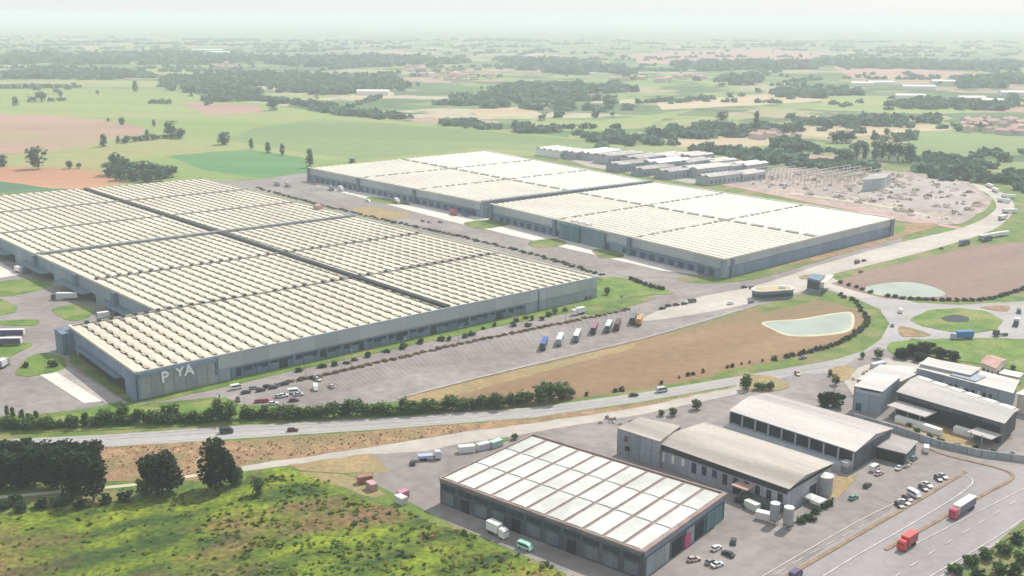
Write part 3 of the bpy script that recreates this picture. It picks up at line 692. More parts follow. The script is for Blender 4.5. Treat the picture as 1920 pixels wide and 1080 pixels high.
# --- generic halls
def hall(name, label, px, h, wall, roofs, ridge=0.0, split='t', over=.5, cat='factory', group=None, frac=.5):
    """px: four eave corners; ridge along s (split='t') or along t; roofs: one or two roof materials"""
    Q = quad(px, h); c = centre(Q); o = empty(name, c, label, cat, group); Q0 = [p.copy() for p in Q]
    b = MB(); ins = [p+(Vector((c.x, c.y, h))-p).normalized()*over*1.6 for p in Q]; b.prism(xy(ccw(ins)), 0, h-.05)
    if ridge:
        r0, r1 = (bil(ins, 0, frac), bil(ins, 1, frac)) if split == 't' else (bil(ins, frac, 0), bil(ins, frac, 1))
        ends = ((ins[0], ins[3], r0), (ins[1], ins[2], r1)) if split == 't' else ((ins[0], ins[1], r0), (ins[3], ins[2], r1))
        for a, d, r_ in ends: b.face([(a.x, a.y, h-.05), (d.x, d.y, h-.05), (r_.x, r_.y, h+ridge-.05)])
    b.build('wall', M[wall], o)
    def slab(q, mt):
        b = MB(); q = ccw(list(q)); n = len(q)
        b.face([p+Vector((0, 0, .18)) for p in q]); b.face([p.copy() for p in reversed(q)])
        for i in range(n):
            a, d = q[i], q[(i+1) % n]; b.face([a, d, d+Vector((0, 0, .18)), a+Vector((0, 0, .18))])
        return b.build('roof', M[mt], o)
    if ridge:
        up = Vector((0, 0, ridge))
        if split == 't': ra, rb = bil(Q, 0, frac)+up, bil(Q, 1, frac)+up; slab([Q[0], Q[1], rb, ra], roofs[0]); slab([ra, rb, Q[2], Q[3]], roofs[-1])
        else: ra, rb = bil(Q, frac, 0)+up, bil(Q, frac, 1)+up; slab([Q[0], ra, rb, Q[3]], roofs[0]); slab([ra, Q[1], Q[2], rb], roofs[-1])
    else: slab(Q, roofs[0])
    return o, ins, c
# middle workshop: tall flat-roofed head and long weathered roof
wd, Q, c = hall('workshop', 'long workshop with weathered beige roof, right behind the white vaulted hall', [(1235, 832), (1480, 918), (1564, 869), (1322, 792)], 8.5, 'wallD', ['roofD', 'roofD'], ridge=1.6, frac=.35)
part_wbox('eaves_shade', M['shade_and_bed'], wd, Q[0], Q[1], .0, 1, 6.4, 8.35, .01, .25, c)  # black bands paint the shadow under the roof overhang
part_wbox('eaves_shade', M['shade_and_bed'], wd, Q[1], Q[2], .0, 1, 7.4, 8.4, .01, .2, c)
for k in range(12):
    f = (k+.2)/12
    part_wbox('window' if k > 2 else 'pale_column', M['glassdark'] if k > 2 else M['white'], wd, Q[0], Q[1], f, f+(.035 if k > 2 else .02), 2.0+(k % 3)*.6, 5.8, .02, .2, c)
part_wbox('door', M['void'], wd, Q[0], Q[1], .60, .66, 0, 4.8, .02, .3, c)
part_wbox('canopy', M['terra'], wd, Q[0], Q[1], .64, .76, 4.8, 5.2, .3, 4.5, c)
part_wbox('lean_to', M['wallC'], wd, Q[0], Q[1], .70, .98, 0, 2.6, .1, 4.0, c)
part_wbox('door', M['void'], wd, Q[1], Q[2], .5, .65, 0, 4.4, .02, .25, c)
hd = bpy.data.objects.new
Hq = quad([(1158, 803), (1237, 828), (1276, 799), (1200, 783)], 10.2); hc = centre(Hq)
wh = empty('plain_block', hc, 'taller plain grey block with two dark openings at the left end of the beige-roofed workshop', 'building')
b = MB(); b.prism(xy(ccw(Hq)), 0, 10); b.build('wall', M['wallC2'], wh)
b = MB(); b.prism(xy(ccw([p.lerp(hc, -.01) for p in Hq])), 10, 10.35); b.build('roof', M['roofD'], wh)
part_wbox('window', paint((.12, .02, .04), 'darkred'), wh, Hq[0], Hq[1], .18, .25, 6.0, 8.2, .02, .15, hc, 'dark red opening')
part_wbox('window', M['void'], wh, Hq[0], Hq[1], .2, .31, 2.6, 4.4, .02, .15, hc)
# white gabled shed with open bays
we, Q, c = hall('gabled_shed', 'white and stained gabled shed with a row of dark open bays on its near side', [(1366, 770), (1604, 848), (1676, 804), (1440, 737)], 7.6, 'wallD', ['roofE', 'roofE2'], ridge=2.2, frac=.5)
for k in range(9): part_wbox('open_bay', M['void'], we, Q[0], Q[1], (k+.07)/9, (k+.93)/9, 3.2, 7.2, .02, .2, c)
part_wbox('plinth', M['panel_lite'], we, Q[0], Q[1], .0, 1, 0, 2.6, .2, 4.0, c)
for k in range(10): part_wbox('column', M['wallD'], we, Q[0], Q[1], max(0, k/9-.006), min(1, k/9+.006), 0, 7.3, .2, .6, c)
part_wbox('corner_office', M['wallD'], we, Q[0], Q[1], .955, 1.0, 0, 4.2, .8, 4.0, c)
part_wbox('gable_face', M['fgreen'] if 0 else M['wallC'], we, Q[1], Q[2], .02, .98, 0, 7.3, .02, .2, c)
wl, Q, c = hall('lean_to_shed', 'low flat shed joined to the right end of the gabled shed', [(1642, 838), (1700, 852), (1722, 828), (1672, 816)], 4.6, 'wallC', ['roofG'])
part_wbox('open_bay', M['void'], wl, Q[0], Q[1], .05, .95, .1, 3.8, .02, .15, c)
part_wbox('open_bay', M['canopy'], wl, Q[1], Q[2], .05, .95, .1, 3.2, .02, .15, c)
# boundary wall of the yard
b = MB()
WP = [G(x, y) for x, y in ((1600, 786), (1680, 810), (1760, 838), (1840, 856), (1930, 868))]
for i in range(4): strip(b, WP[i], WP[i+1], .5, 0, 2.6)
o = b.build('boundary_wall', M['wallC2'], origin=(0, 0, 0)); tag(o, 'long grey boundary wall running from the gabled shed to the right edge', 'wall')
b = MB(); WP = [G(x, y) for x, y in ((1680, 790), (1720, 802), (1764, 817))]
for i in range(2): strip(b, WP[i], WP[i+1], 2.4, 0, 2.6)
tag(b.build('container_row', M['white']), 'white low shed strip just behind the boundary wall', 'shed')
# right-hand halls
wf, Q, c = hall('factory_hall', 'long pinkish grey roofed hall with white patches on the far slope at the right edge', [(1680, 735), (1884, 795), (1912, 768), (1722, 704)], 8.4, 'wallC', ['roofG', 'roofG'], ridge=.9, frac=.6)
for k in range(6):
    b = MB(); a, d = bil(Q, (k+.05)/6+.02, .88), bil(Q, (k+.75)/6+.02, .88); a.z = d.z = 0
    strip(b, a, d, 3.2, 8.35, 9.2); b.build('roof_light', M['roofW'], wf)
part_wbox('open_bay', M['void'], wf, Q[0], Q[1], .02, .98, .1, 6.5, .02, .3, c)
part_wbox('canopy', M['roofG'], wf, Q[0], Q[1], .02, .40, 4.8, 5.2, .3, 9, c)
part_wbox('canopy', M['roofG'], wf, Q[0], Q[1], .78, 1.0, 3.6, 4.0, .3, 8, c)
b = MB()
for f in (.1, .22, .34, .82, .92): wbox(b, Q[0], Q[1], f, f+.006, 0, 4.8, 8.3, 8.7, c)
b.build('canopy_post', M['wallD'], wf)
wf2, Q, c = hall('factory_block', 'tall slate grey block with pale roof left of the pinkish hall', [(1600, 724), (1655, 735), (1690, 706), (1636, 700)], 10.5, 'panel', ['roofE'])
part_wbox('wall_trim', M['terra'], wf2, Q[3], Q[0], .9, .99, 0, 10.2, .02, .3, c)
part_wbox('window_band', M['panel_lite'], wf2, Q[0], Q[1], .04, .98, 8.2, 9.4, .02, .25, c)
part_wbox('window_band', M['glassdark'], wf2, Q[0], Q[1], .2, .9, 9.6, 10.2, .02, .25, c)
part_wbox('door', M['door'], wf2, Q[0], Q[1], .1, .3, .1, 3.5, .02, .25, c)
wf3, Q, c = hall('factory_block', 'low cream block between the slate block and the reddish planting', [(1606, 712), (1690, 716), (1742, 690), (1650, 684)], 6.5, 'render', ['roofE'])
wg, Q, c = hall('office_block', 'long grey block with two cream roof panels and small windows near the roundabout', [(1716, 690), (1900, 738), (1912, 714), (1740, 670)], 8.6, 'panel', ['roofE'])
for k in range(12): part_wbox('window', M['glassdark'] if k % 3 else M['white'], wg, Q[0], Q[1], .12+k*.06, .15+k*.06, 3.4, 5.6, .02, .15, c)
part_wbox('roof_step', M['panel'], wg, Q[0], Q[1], .35, .62, 8.7, 9.3, -10, -1, c)
wg2, Q, c = hall('office_block', 'white roofed block with stained sides behind the long grey block', [(1722, 682), (1820, 704), (1840, 690), (1742, 672)], 10.0, 'panel_lite', ['roofE'])
wr, Q, c = hall('house', 'old house with dusty pink tiled roof beside the green lawn', [(1838, 680), (1868, 692), (1890, 676), (1860, 667)], 6.4, 'render', ['terra', 'terra'], ridge=1.8, cat='house')
for k in range(3): part_wbox('window', M['glassdark'], wr, Q[0], Q[1], .12+k*.3, .26+k*.3, 2.6, 4.4, .02, .1, c)
for k in range(2): part_wbox('window', M['glassdark'], wr, Q[1], Q[2], .15+k*.4, .35+k*.4, 2.6, 4.4, .02, .1, c)
wr2, Q, c = hall('cabin', 'small flat white-roofed cabin near the pink tiled house', [(1872, 700), (1912, 708), (1920, 700), (1882, 693)], 3.6, 'render', ['white'], cat='building')
wk, Q, c = hall('workshop', 'pale green-walled building cut by the right edge', [(1905, 738), (1960, 752), (1975, 738), (1925, 728)], 8.0, 'render', ['roofW'], cat='building')
# gatehouses
gh, Q, c = hall('gatehouse', 'blue glazed gatehouse where the service road meets the curved approach', [(1512, 521), (1538, 527), (1548, 517), (1524, 513)], 8.0, 'panel_blue', ['canopy'], cat='gatehouse')
part_wbox('window', M['glassdark'], gh, Q[0], Q[1], .06, .94, 2.2, 6.8, .02, .2, c); part_wbox('window', M['glassdark'], gh, Q[1], Q[2], .06, .94, 2.2, 6.8, .02, .2, c)
part_wbox('canopy', M['parapet'], gh, Q[1], Q[2], .0, 1.6, 6.8, 7.2, .2, 4, c)
lo = G(1452, 562); lod = empty('lodge', lo, 'low round-ended blue lodge with flat tan roof and white rim', 'building')
def capsule(cx, cy, a, ln, r, n=10):
    ux, uy = math.cos(a), math.sin(a); P = []
    for i in range(n+1): t = -math.pi/2+math.pi*i/n; P.append((ln+r*math.cos(t), r*math.sin(t)))
    for i in range(n+1): t = math.pi/2+math.pi*i/n; P.append((-ln+r*math.cos(t), r*math.sin(t)))
    return [(cx+x*ux-y*uy, cy+x*uy+y*ux) for x, y in P]
aa = R(15)
b = MB(); b.prism(capsule(lo.x, lo.y+5, aa, 7.5, 5.0), 0, 5.0); b.build('wall', M['canopy'], lod)
b = MB(); b.prism(capsule(lo.x, lo.y+5, aa, 7.9, 5.4), 5.0, 5.5); b.build('roof', M['parapet'], lod)
b = MB(); b.prism(capsule(lo.x, lo.y+5, aa, 6.8, 4.2), 5.5, 5.55); b.build('roof_deck', M['tan'], lod)
b = MB(); b.box(lo.x+4, lo.x+7, lo.y+4, lo.y+6.5, 5.55, 7); b.build('roof_unit', M['white'], lod)
b = MB(); b.prism(capsule(lo.x, lo.y+5, aa, 7.5, 5.06), 1.4, 3.4); b.build('window_band', M['glassdark'], lod)

# --- distant factories behind the far warehouse
FAR = [((1045, 292), 34, 60, 8, 'white', 'roofW'), ((1080, 296), 30, 40, 8, 'wallD', 'roofE'), ((1120, 296), 55, 40, 8, 'panel', 'white'), ((1160, 303), 60, 36, 9, 'panel', 'roofG'),
       ((1205, 308), 50, 36, 9, 'panel', 'roofG'), ((1185, 318), 60, 30, 8, 'panel_dark', 'roofG'), ((1255, 303), 44, 40, 8, 'wallD', 'roofE'), ((1300, 302), 40, 40, 8, 'wallD', 'roofE'),
       ((1250, 316), 56, 34, 9, 'panel', 'white'), ((1300, 314), 50, 30, 8, 'panel', 'roofG'), ((1345, 312), 44, 30, 7, 'wallD', 'roofE'), ((1325, 328), 56, 34, 9, 'panel', 'roofE'),
       ((1375, 322), 46, 34, 8, 'panel_dark', 'roofG'), ((1405, 320), 40, 30, 8, 'wallD', 'white'), ((1275, 331), 60, 30, 8, 'panel_blue', 'roofG'), ((1350, 342), 54, 26, 8, 'panel', 'roofG'),
       ((1225, 326), 50, 26, 7, 'panel_dark', 'roofG'), ((1400, 336), 40, 28, 7, 'wallD', 'roofE')]
look = {'roofW': 'white', 'roofE': 'pale pinkish', 'white': 'bright white', 'roofG': 'dull grey'}
places = ['leftmost, beside the far warehouse corner', 'just behind the far warehouse parapet', 'behind the far warehouse', 'in the middle of the back row', 'near the centre of the cluster', 'hard against the far warehouse',
          'in the back row', 'at the top of the cluster', 'in the second row', 'in the second row, right of centre', 'near the right end of the back row', 'in the front row of the cluster', 'near the right end of the second row',
          'at the far right of the cluster', 'in the front row, next to the far warehouse', 'lowest in the picture, by the building site', 'between the far warehouse and the white ones', 'at the right end by the building site']
for i, ((x, y), lx, ly, h, wm, rm) in enumerate(FAR):
    p = G(x, y); o = empty('distant_factory', p, f'{look[rm]} roofed factory {places[i]}', 'factory', 'factories beyond the far warehouse', rz=D1A+random.choice((0, R(3), R(-4))))
    lx *= .92; ly *= .68
    b = MB(); b.box(-lx/2, lx/2, -ly/2, ly/2, 0, h)
    for k in range(int(lx/6)): b.box(-lx/2+2+k*6, -lx/2+5+k*6, -ly/2-.15, -ly/2, 1.5, h-3, 1)
    b.build('wall', [M[{'panel_dark': 'panel', 'panel': 'panel_lite', 'panel_blue': 'panel'}.get(wm, wm)], M['panel_dark']], o, origin=(0, 0, 0))
    b = MB(); nv = max(2, int(ly/9))
    b.box(-lx/2-.4, lx/2+.4, -ly/2-.4, ly/2+.4, h, h+.3)
    q = [Vector((-lx/2, -ly/2, h+.3)), Vector((-lx/2, ly/2, h+.3)), Vector((lx/2, ly/2, h+.3)), Vector((lx/2, -ly/2, h+.3))]; vaults(b, q, nv, 1.2, gut=.12, z0=.02)
    b.build('roof', M[rm], o, origin=(0, 0, 0))
# concrete frame under construction
def frame(p, nx, ny, dx, dy, h, label, lvl=1):
    o = empty('building_frame', p, label, 'building', 'concrete frames on the building site', rz=D1A)
    b = MB(); b.box(-.35, .35, -.35, .35, 0, h); cm = b.mesh('column', M['concrete'])
    for i in range(nx):
        for j in range(ny): c = bpy.data.objects.new('column', cm); COL.objects.link(c); c.parent = o; c.location = (i*dx, j*dy, 0)
    for j in range(ny):
        b = MB(); b.box(-.5, (nx-1)*dx+.5, j*dy-.3, j*dy+.3, h, h+.6); b.build('beam', M['concrete'], o, origin=(0, 0, 0))
    return o
frame(G(1440, 342), 7, 4, 14, 14, 6, 'pale concrete column frame at the left of the building site')
frame(G(1530, 350), 7, 5, 13, 13, 5.5, 'pale concrete column frame in the middle of the building site')
frame(G(1590, 342), 6, 4, 12, 12, 8, 'pale concrete column frame beside the grey clad block')
o, Q, c = hall('clad_block', 'grey clad block standing at the back of the building site', [(1618, 338), (1660, 334), (1672, 324), (1630, 327)], 11, 'panel_lite', ['roofG'], cat='building')

# ------------------------------------------------------------------ trees
RND = random.Random(21)
def leaf_quads(b, n, shape, size, mi=0, rnd=RND):
    """n leaf clumps, each two small tilted faces, spread through a volume given by shape() -> (x, y, z)"""
    for _ in range(n):
        x, y, z = shape(); s = size*rnd.uniform(.6, 1.35)
        a = rnd.uniform(0, 6.283); t = rnd.uniform(-.9, .9); u = rnd.uniform(-.9, .9)
        d = Vector((math.cos(a), math.sin(a), t*.6)).normalized()*s
        e = Vector((-math.sin(a)*.8, math.cos(a)*.8, u)).normalized()*s*.8
        c = Vector((x, y, z)); b.face([c-d-e, c+d-e*.7, c+d*.8+e, c-d*.9+e*.8], mi)
def crown_shape(lobes, rnd=RND):
    def f():
        cx, cy, cz, rx, rz = lobes[rnd.randrange(len(lobes))]
        while True:
            x, y, z = rnd.uniform(-1, 1), rnd.uniform(-1, 1), rnd.uniform(-1, 1); r = x*x+y*y+z*z
            if .18 < r < 1: break
        return cx+x*rx, cy+y*rx, cz+z*rz
    return f
def tree_meshes(h, wd, n, leaf, mt, seed, kind='round', size=None):
    rnd = random.Random(seed); lobes = []
    th = h*.07 if kind != 'bush' else 0
    nl = {'round': 9, 'tall': 8, 'bush': 5, 'column': 6}[kind]
    for i in range(nl):
        a = rnd.uniform(0, 6.283); f = i/nl
        if kind in ('tall', 'column'):
            zz = th+(h-th)*(.12+.76*f); rr = wd*.5*(.55 if kind == 'tall' else .3)*math.sin(math.pi*(.2+.7*f)); o_ = rr*.5
            lobes.append((math.cos(a)*o_, math.sin(a)*o_, zz, wd*.5*(.8-.35*f), (h-th)*.17))
        else:
            o_ = wd*.30*rnd.random()**.5; zz = th+(h-th)*rnd.uniform(.16, .74)
            lobes.append((math.cos(a)*o_, math.sin(a)*o_, zz, wd*rnd.uniform(.17, .28), (h-th)*rnd.uniform(.18, .27)))
    if kind != 'column': lobes.append((0, 0, th+(h-th)*.48, wd*.38, (h-th)*.46)); lobes.append((0, 0, th+(h-th)*.3, wd*.42, (h-th)*.3))
    b = MB(); leaf_quads(b, n, crown_shape(lobes, rnd), size or wd*.055+.12, rnd=rnd); crown = b.mesh('crown', mt)
    b = MB(); b.cyl(0, 0, 0, h*.55, wd*.028+.08, wd*.012+.03, n=7)
    for i in range(4):
        a = rnd.uniform(0, 6.283); z = h*rnd.uniform(.25, .45); e = Vector((math.cos(a)*wd*.25, math.sin(a)*wd*.25, z+h*.2)); s = Vector((0, 0, z))
        q = Vector((-math.sin(a), math.cos(a), 0))*wd*.012; u = Vector((0, 0, wd*.014))
        b.face([s-q, s+q, e]); b.face([s+u, s-u, e])
    return crown, b.mesh('trunk', M['bark'])
def kindset(cnt, **k): return [tree_meshes(seed=100+i*7+cnt, **k) for i in range(cnt)]
TK = {
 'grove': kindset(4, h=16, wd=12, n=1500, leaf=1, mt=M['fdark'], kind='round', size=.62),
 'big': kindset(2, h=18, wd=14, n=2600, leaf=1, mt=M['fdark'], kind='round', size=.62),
 'row': kindset(5, h=8, wd=6, n=420, leaf=1, mt=M['fgreen'], kind='round', size=.42),
 'rowtall': kindset(3, h=10, wd=4.6, n=420, leaf=1, mt=M['fgreen'], kind='tall', size=.42),
 'bush': kindset(4, h=2.4, wd=3.4, n=150, leaf=1, mt=M['fhedge'], kind='bush', size=.30),
 'brown': kindset(2, h=2.6, wd=2.6, n=110, leaf=1, mt=M['fbrown'], kind='bush', size=.30),
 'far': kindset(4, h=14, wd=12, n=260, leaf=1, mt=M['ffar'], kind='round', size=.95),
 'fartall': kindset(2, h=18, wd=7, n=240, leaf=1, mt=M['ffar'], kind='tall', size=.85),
}
TH = {'grove': 16, 'big': 18, 'row': 8, 'rowtall': 10, 'bush': 2.4, 'brown': 2.6, 'far': 14, 'fartall': 18}
TW = {'grove': 12, 'big': 14, 'row': 6, 'rowtall': 4.6, 'bush': 3.4, 'brown': 2.6, 'far': 12, 'fartall': 7}
GZ = .12
NTREE = [0]
def tree(name, p, kind, h, label, cat='tree', group=None, wd=None):
    cm, tm = RND.choice(TK[kind]); sz = h/TH[kind]; sx = (wd/TW[kind]) if wd else sz*RND.uniform(.9, 1.12)
    o = empty(name, (p.x, p.y, 0), label, cat, group, rz=RND.uniform(0, 6.28)); o.scale = (sx, sx, sz)
    for nm, me in (('crown', cm), ('trunk', tm)):
        if nm == 'trunk' and kind in ('bush', 'brown'): nm = 'stem'
        c = bpy.data.objects.new(nm, me); COL.objects.link(c); c.parent = o
    NTREE[0] += 1
    return o
def treepx(name, x, y, hpx, kind, label, group=None, wpx=None, cat='tree'):
    s = scale_at(x, y); p = G(x, y); dip = math.atan2(CAMH, math.hypot(p.x, p.y))
    return tree(name, p, kind, hpx/s/math.cos(dip), label, cat, group, wpx/s if wpx else None)
def along(px, step, jit=0.3):
    P = [G(x, y) for x, y in px]; out = []; carry = 0
    for i in range(len(P)-1):
        L = (P[i+1]-P[i]).length; t = carry
        while t < L:
            d = (P[i+1]-P[i]).normalized(); n = Vector((-d.y, d.x, 0))
            out.append(P[i]+d*(t+RND.uniform(-jit, jit)*step*.5)+n*RND.uniform(-jit, jit)*step); t += step
        carry = t-L
    return out
# foreground grove at the left edge
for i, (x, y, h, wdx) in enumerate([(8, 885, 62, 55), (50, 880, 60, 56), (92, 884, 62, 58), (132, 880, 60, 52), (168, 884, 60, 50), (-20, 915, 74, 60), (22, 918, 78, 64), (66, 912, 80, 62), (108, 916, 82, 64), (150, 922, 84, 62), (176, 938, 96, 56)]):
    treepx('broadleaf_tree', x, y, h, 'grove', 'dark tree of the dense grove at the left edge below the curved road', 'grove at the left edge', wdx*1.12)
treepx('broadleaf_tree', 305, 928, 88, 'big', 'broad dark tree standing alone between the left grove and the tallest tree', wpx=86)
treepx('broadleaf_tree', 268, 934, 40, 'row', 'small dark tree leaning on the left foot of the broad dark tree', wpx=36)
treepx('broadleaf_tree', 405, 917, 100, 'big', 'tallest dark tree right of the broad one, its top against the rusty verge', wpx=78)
treepx('broadleaf_tree', 444, 908, 38, 'row', 'small dark tree at the right foot of the tallest dark tree', wpx=34)
treepx('broadleaf_tree', 483, 934, 40, 'row', 'lone small dark tree on the green slope below the pale access road', wpx=28)
for i, (x, y) in enumerate([(5, 955), (40, 958), (75, 952), (110, 950), (150, 952), (195, 945), (235, 938), (30, 944), (128, 942)]):
    treepx('dark_shrub', x, y, 22, 'bush', 'low dark shrub at the foot of the left grove, along the slope', 'shrubs at the foot of the grove', 34, cat='shrub')
# tree belt between car park and curved road
for p in along([(0, 806), (110, 803), (250, 796), (430, 789)], 2.9, .5):
    k = RND.random(); tree('belt_tree', p, 'row' if k < .75 else 'rowtall', RND.uniform(3.0, 6.8), 'green tree of the thin belt on the left half of the curved road', 'tree', 'tree belt along the curved road, left part', wd=RND.uniform(4, 7))
for (x, y, h, wdx) in [(196, 797, 34, 34), (232, 792, 42, 30), (318, 788, 34, 46), (408, 790, 56, 30), (430, 791, 40, 34), (462, 786, 26, 34), (300, 795, 30, 34)]:
    treepx('belt_tree', x, y, h, 'row', 'taller leafy tree of the belt below the office corner', 'tall trees below the office corner', wdx)
for (x, y, h, wdx) in [(14, 780, 22, 10), (24, 786, 24, 12), (42, 788, 22, 14), (56, 790, 16, 18), (68, 783, 14, 12)]:
    treepx('conifer', x, y, h, 'rowtall', 'slim dark conifer at the lower left corner of the yard', 'slim conifers by the yard corner', wdx)
for p in along([(470, 787), (600, 784), (720, 778), (860, 769), (980, 761)], 3.0, .4):
    tree('belt_tree', p, 'row', RND.uniform(4.4, 7.8), 'green tree of the continuous belt below the car park and brown field', 'tree', 'tree belt along the curved road, right part', wd=RND.uniform(4.5, 7.5))
for (x, y, h, wdx) in [(985, 757, 30, 36), (1010, 756, 36, 38), (1032, 752, 40, 44), (1056, 748, 36, 36), (1070, 745, 24, 24), (930, 762, 30, 34)]:
    treepx('belt_tree', x, y, h, 'row', 'large round tree at the right end of the belt by the brown field', 'large trees at the right end of the belt', wdx)
# bushes along the lower edge of the brown field
for i, (x, y, h, k) in enumerate([(1100, 740, 9, 'brown'), (1153, 733, 8, 'bush'), (1165, 731, 10, 'bush'), (1240, 718, 8, 'brown'), (1273, 707, 6, 'brown'), (1290, 703, 8, 'bush'), (1298, 701, 7, 'bush'), (1318, 697, 9, 'brown'), (1364, 688, 8, 'brown'), (1372, 686, 8, 'bush'), (1390, 682, 6, 'brown'), (1405, 679, 6, 'brown'), (1430, 676, 6, 'brown'), (1452, 673, 10, 'bush')]):
    treepx('round_bush', x, y+2, h, k, 'small round bush on the lower edge of the brown field beside the curved road', 'scattered bushes below the brown field', cat='bush')
for p in along([(1475, 670), (1500, 666), (1540, 655), (1575, 645), (1600, 630), (1622, 612), (1626, 596)], 4.0, .12):
    tree('round_bush', p, 'bush', RND.uniform(1.8, 2.8), 'dark bush of the planted line curving round the pale pond', 'bush', 'bush line round the near pond', wd=4.2)
for p in along([(1626, 596), (1612, 580), (1600, 566), (1570, 553)], 6.0, .2):
    tree('round_bush', p, 'bush', RND.uniform(1.8, 2.8), 'dark bush of the planted line curving round the pale pond', 'bush', 'bush line round the near pond', wd=4.2)
for p in along([(1575, 532), (1606, 540), (1630, 549)], 6, .2):
    tree('round_bush', p, 'bush', 2.2, 'dark bush left of the oval pond beside the approach road', 'bush', 'bushes left of the oval pond', wd=4)
for p in along([(1664, 556), (1700, 561), (1760, 564), (1830, 564), (1860, 560), (1890, 552), (1925, 540)], 4.3, .12):
    tree('hedge_bush', p, 'bush', RND.uniform(1.8, 2.4), 'black-green bush of the tight hedge between the oval pond and the roundabout', 'bush', 'hedge above the roundabout', wd=4.8)
# shrubs along the foot of the front wall
for p in along([(560, 695), (800, 645), (960, 611), (1040, 595)], 7.5, .8):
    tree('wall_shrub', p, 'bush', RND.uniform(1.0, 3.4), 'dark shrub against the foot of the near warehouse front wall', 'shrub', 'shrubs along the warehouse front', wd=RND.uniform(3, 5.5))
for (x, y, h) in [(1040, 588, 12), (1060, 583, 8), (1096, 562, 8), (1105, 560, 9), (1112, 557, 8), (968, 603, 8), (985, 598, 7)]:
    treepx('wall_shrub', x, y, h, 'row', 'rounder shrub near the right end of the warehouse front wall', 'round shrubs at the right end of the front wall', 14, cat='shrub')
# shade planting of the median in front
for p in along([(545, 716), (600, 706), (700, 682), (860, 646), (1000, 617), (1090, 599), (1180, 580)], 4.4, .15):
    tree('median_shrub', p, 'brown', RND.uniform(.7, 1.2), 'low brown shrub on the narrow median between lane and truck park', 'shrub', 'brown shrubs of the truck park median', wd=4.4)
for p in along([(1130, 515), (1040, 489), (960, 467), (860, 443), (760, 422), (665, 400), (560, 374), (480, 352)], 5.6, .25):
    tree('boundary_shrub', p, 'bush', RND.uniform(.8, 1.7), 'green shrub on the strip behind the near warehouse roof edge', 'shrub', 'shrubs behind the near warehouse', wd=RND.uniform(4, 6.5))
for (x, y, h) in [(1138, 553, 16), (1183, 524, 7), (1190, 527, 7)]:
    treepx('round_bush', x, y, h, 'row', 'dark bush on the bright lawn at the right end of the near warehouse', 'bushes on the corner lawn', 14, cat='bush')
for p in along([(1195, 530), (1215, 536), (1243, 544)], 3.6, .1):
    tree('hedge_bush', p, 'bush', 2.6, 'dark bush of the short clipped hedge on the corner lawn', 'bush', 'short hedge on the corner lawn', wd=4.6)
for (x, y, h, wdx, lb) in [(47, 689, 12, 18, 'dark round bush on the lawn in front of the loading yard'), (100, 688, 16, 22, 'dark bush in the shade of the stair tower')]:
    treepx('round_bush', x, y, h, 'bush', lb, None, wdx, cat='bush')
# junction island and industrial estate trees
treepx('broadleaf_tree', 1398, 730, 32, 'row', 'leafy tree at the left end of the little traffic island', None, 28)
for (x, y) in [(1420, 731), (1432, 732), (1444, 731)]:
    treepx('round_bush', x, y, 18, 'row', 'dark clipped tree in the middle of the little traffic island', 'clipped trees on the traffic island', 18)
for (x, y, h, wdx, lb, g) in [
    (1546, 762, 30, 32, 'black-green tree beside the yellow trimmed wall of the slate block', 'dark trees left of the slate block'), (1568, 765, 30, 34, 'black-green tree beside the yellow trimmed wall of the slate block', 'dark trees left of the slate block'),
    (1566, 722, 26, 18, 'small green tree above the slate block trees, by the road fork', None), (1556, 705, 14, 12, 'thin brown bush by the road fork', None),
    (1690, 672, 22, 30, 'dark tree of the clump between the roundabout and the long grey block', 'tree clump below the roundabout'), (1712, 668, 26, 34, 'dark tree of the clump between the roundabout and the long grey block', 'tree clump below the roundabout'),
    (1738, 668, 28, 36, 'dark tree of the clump between the roundabout and the long grey block', 'tree clump below the roundabout'), (1762, 672, 22, 32, 'dark tree of the clump between the roundabout and the long grey block', 'tree clump below the roundabout'),
    (1786, 676, 20, 28, 'dark tree of the clump between the roundabout and the long grey block', 'tree clump below the roundabout'), (1726, 678, 18, 30, 'dark tree of the clump between the roundabout and the long grey block', 'tree clump below the roundabout'),
    (1645, 672, 22, 20, 'green tree beside the curved road left of the clump', None), (1616, 672, 16, 12, 'dark reddish shrub at the fork in the curved road', None),
    (1306, 768, 20, 22, 'dark tree on the kerb left of the gabled shed', None), (1262, 780, 16, 18, 'bright green tree behind the workshop head', None), (1240, 780, 12, 14, 'brown green bush behind the workshop head', None),
    (1900, 694, 12, 12, 'little tree beside the old house at the right edge', None), (965, 824, 14, 16, 'dark bush at the far left corner of the white vaulted hall', None)]:
    treepx('broadleaf_tree', x, y, h, 'row' if g is None else 'grove', lb, g, wdx)
for (x, y, h) in [(1480, 984, 12), (1500, 980, 14), (1514, 974, 14), (1530, 962, 12), (1545, 952, 16), (1556, 946, 14), (1522, 976, 10), (1400, 950, 10), (1420, 956, 10), (1385, 942, 10)]:
    treepx('garden_shrub', x, y, h, 'bush', 'untidy green shrub in the planted strip below the workshop and silos', 'shrubs below the silos', 22, cat='shrub')
for (x, y, h) in [(1790, 1075, 18), (1820, 1060, 22), (1850, 1050, 24), (1880, 1040, 26), (1905, 1020, 24), (1915, 1060, 30), (1870, 1078, 30), (1835, 1085, 24), (1900, 1085, 34)]:
    treepx('roadside_bush', x, y, h, RND.choice(['row', 'bush']), 'wild bush on the slope at the lower right corner beside the highway', 'bushes at the lower right corner', 34, cat='bush')
for p in along([(1700, 800), (1760, 828), (1840, 846), (1910, 858)], 6, .3):
    tree('garden_shrub', p, 'bush', 2.0, 'scruffy shrub just behind the grey boundary wall', 'shrub', 'shrubs behind the boundary wall', wd=3.5)
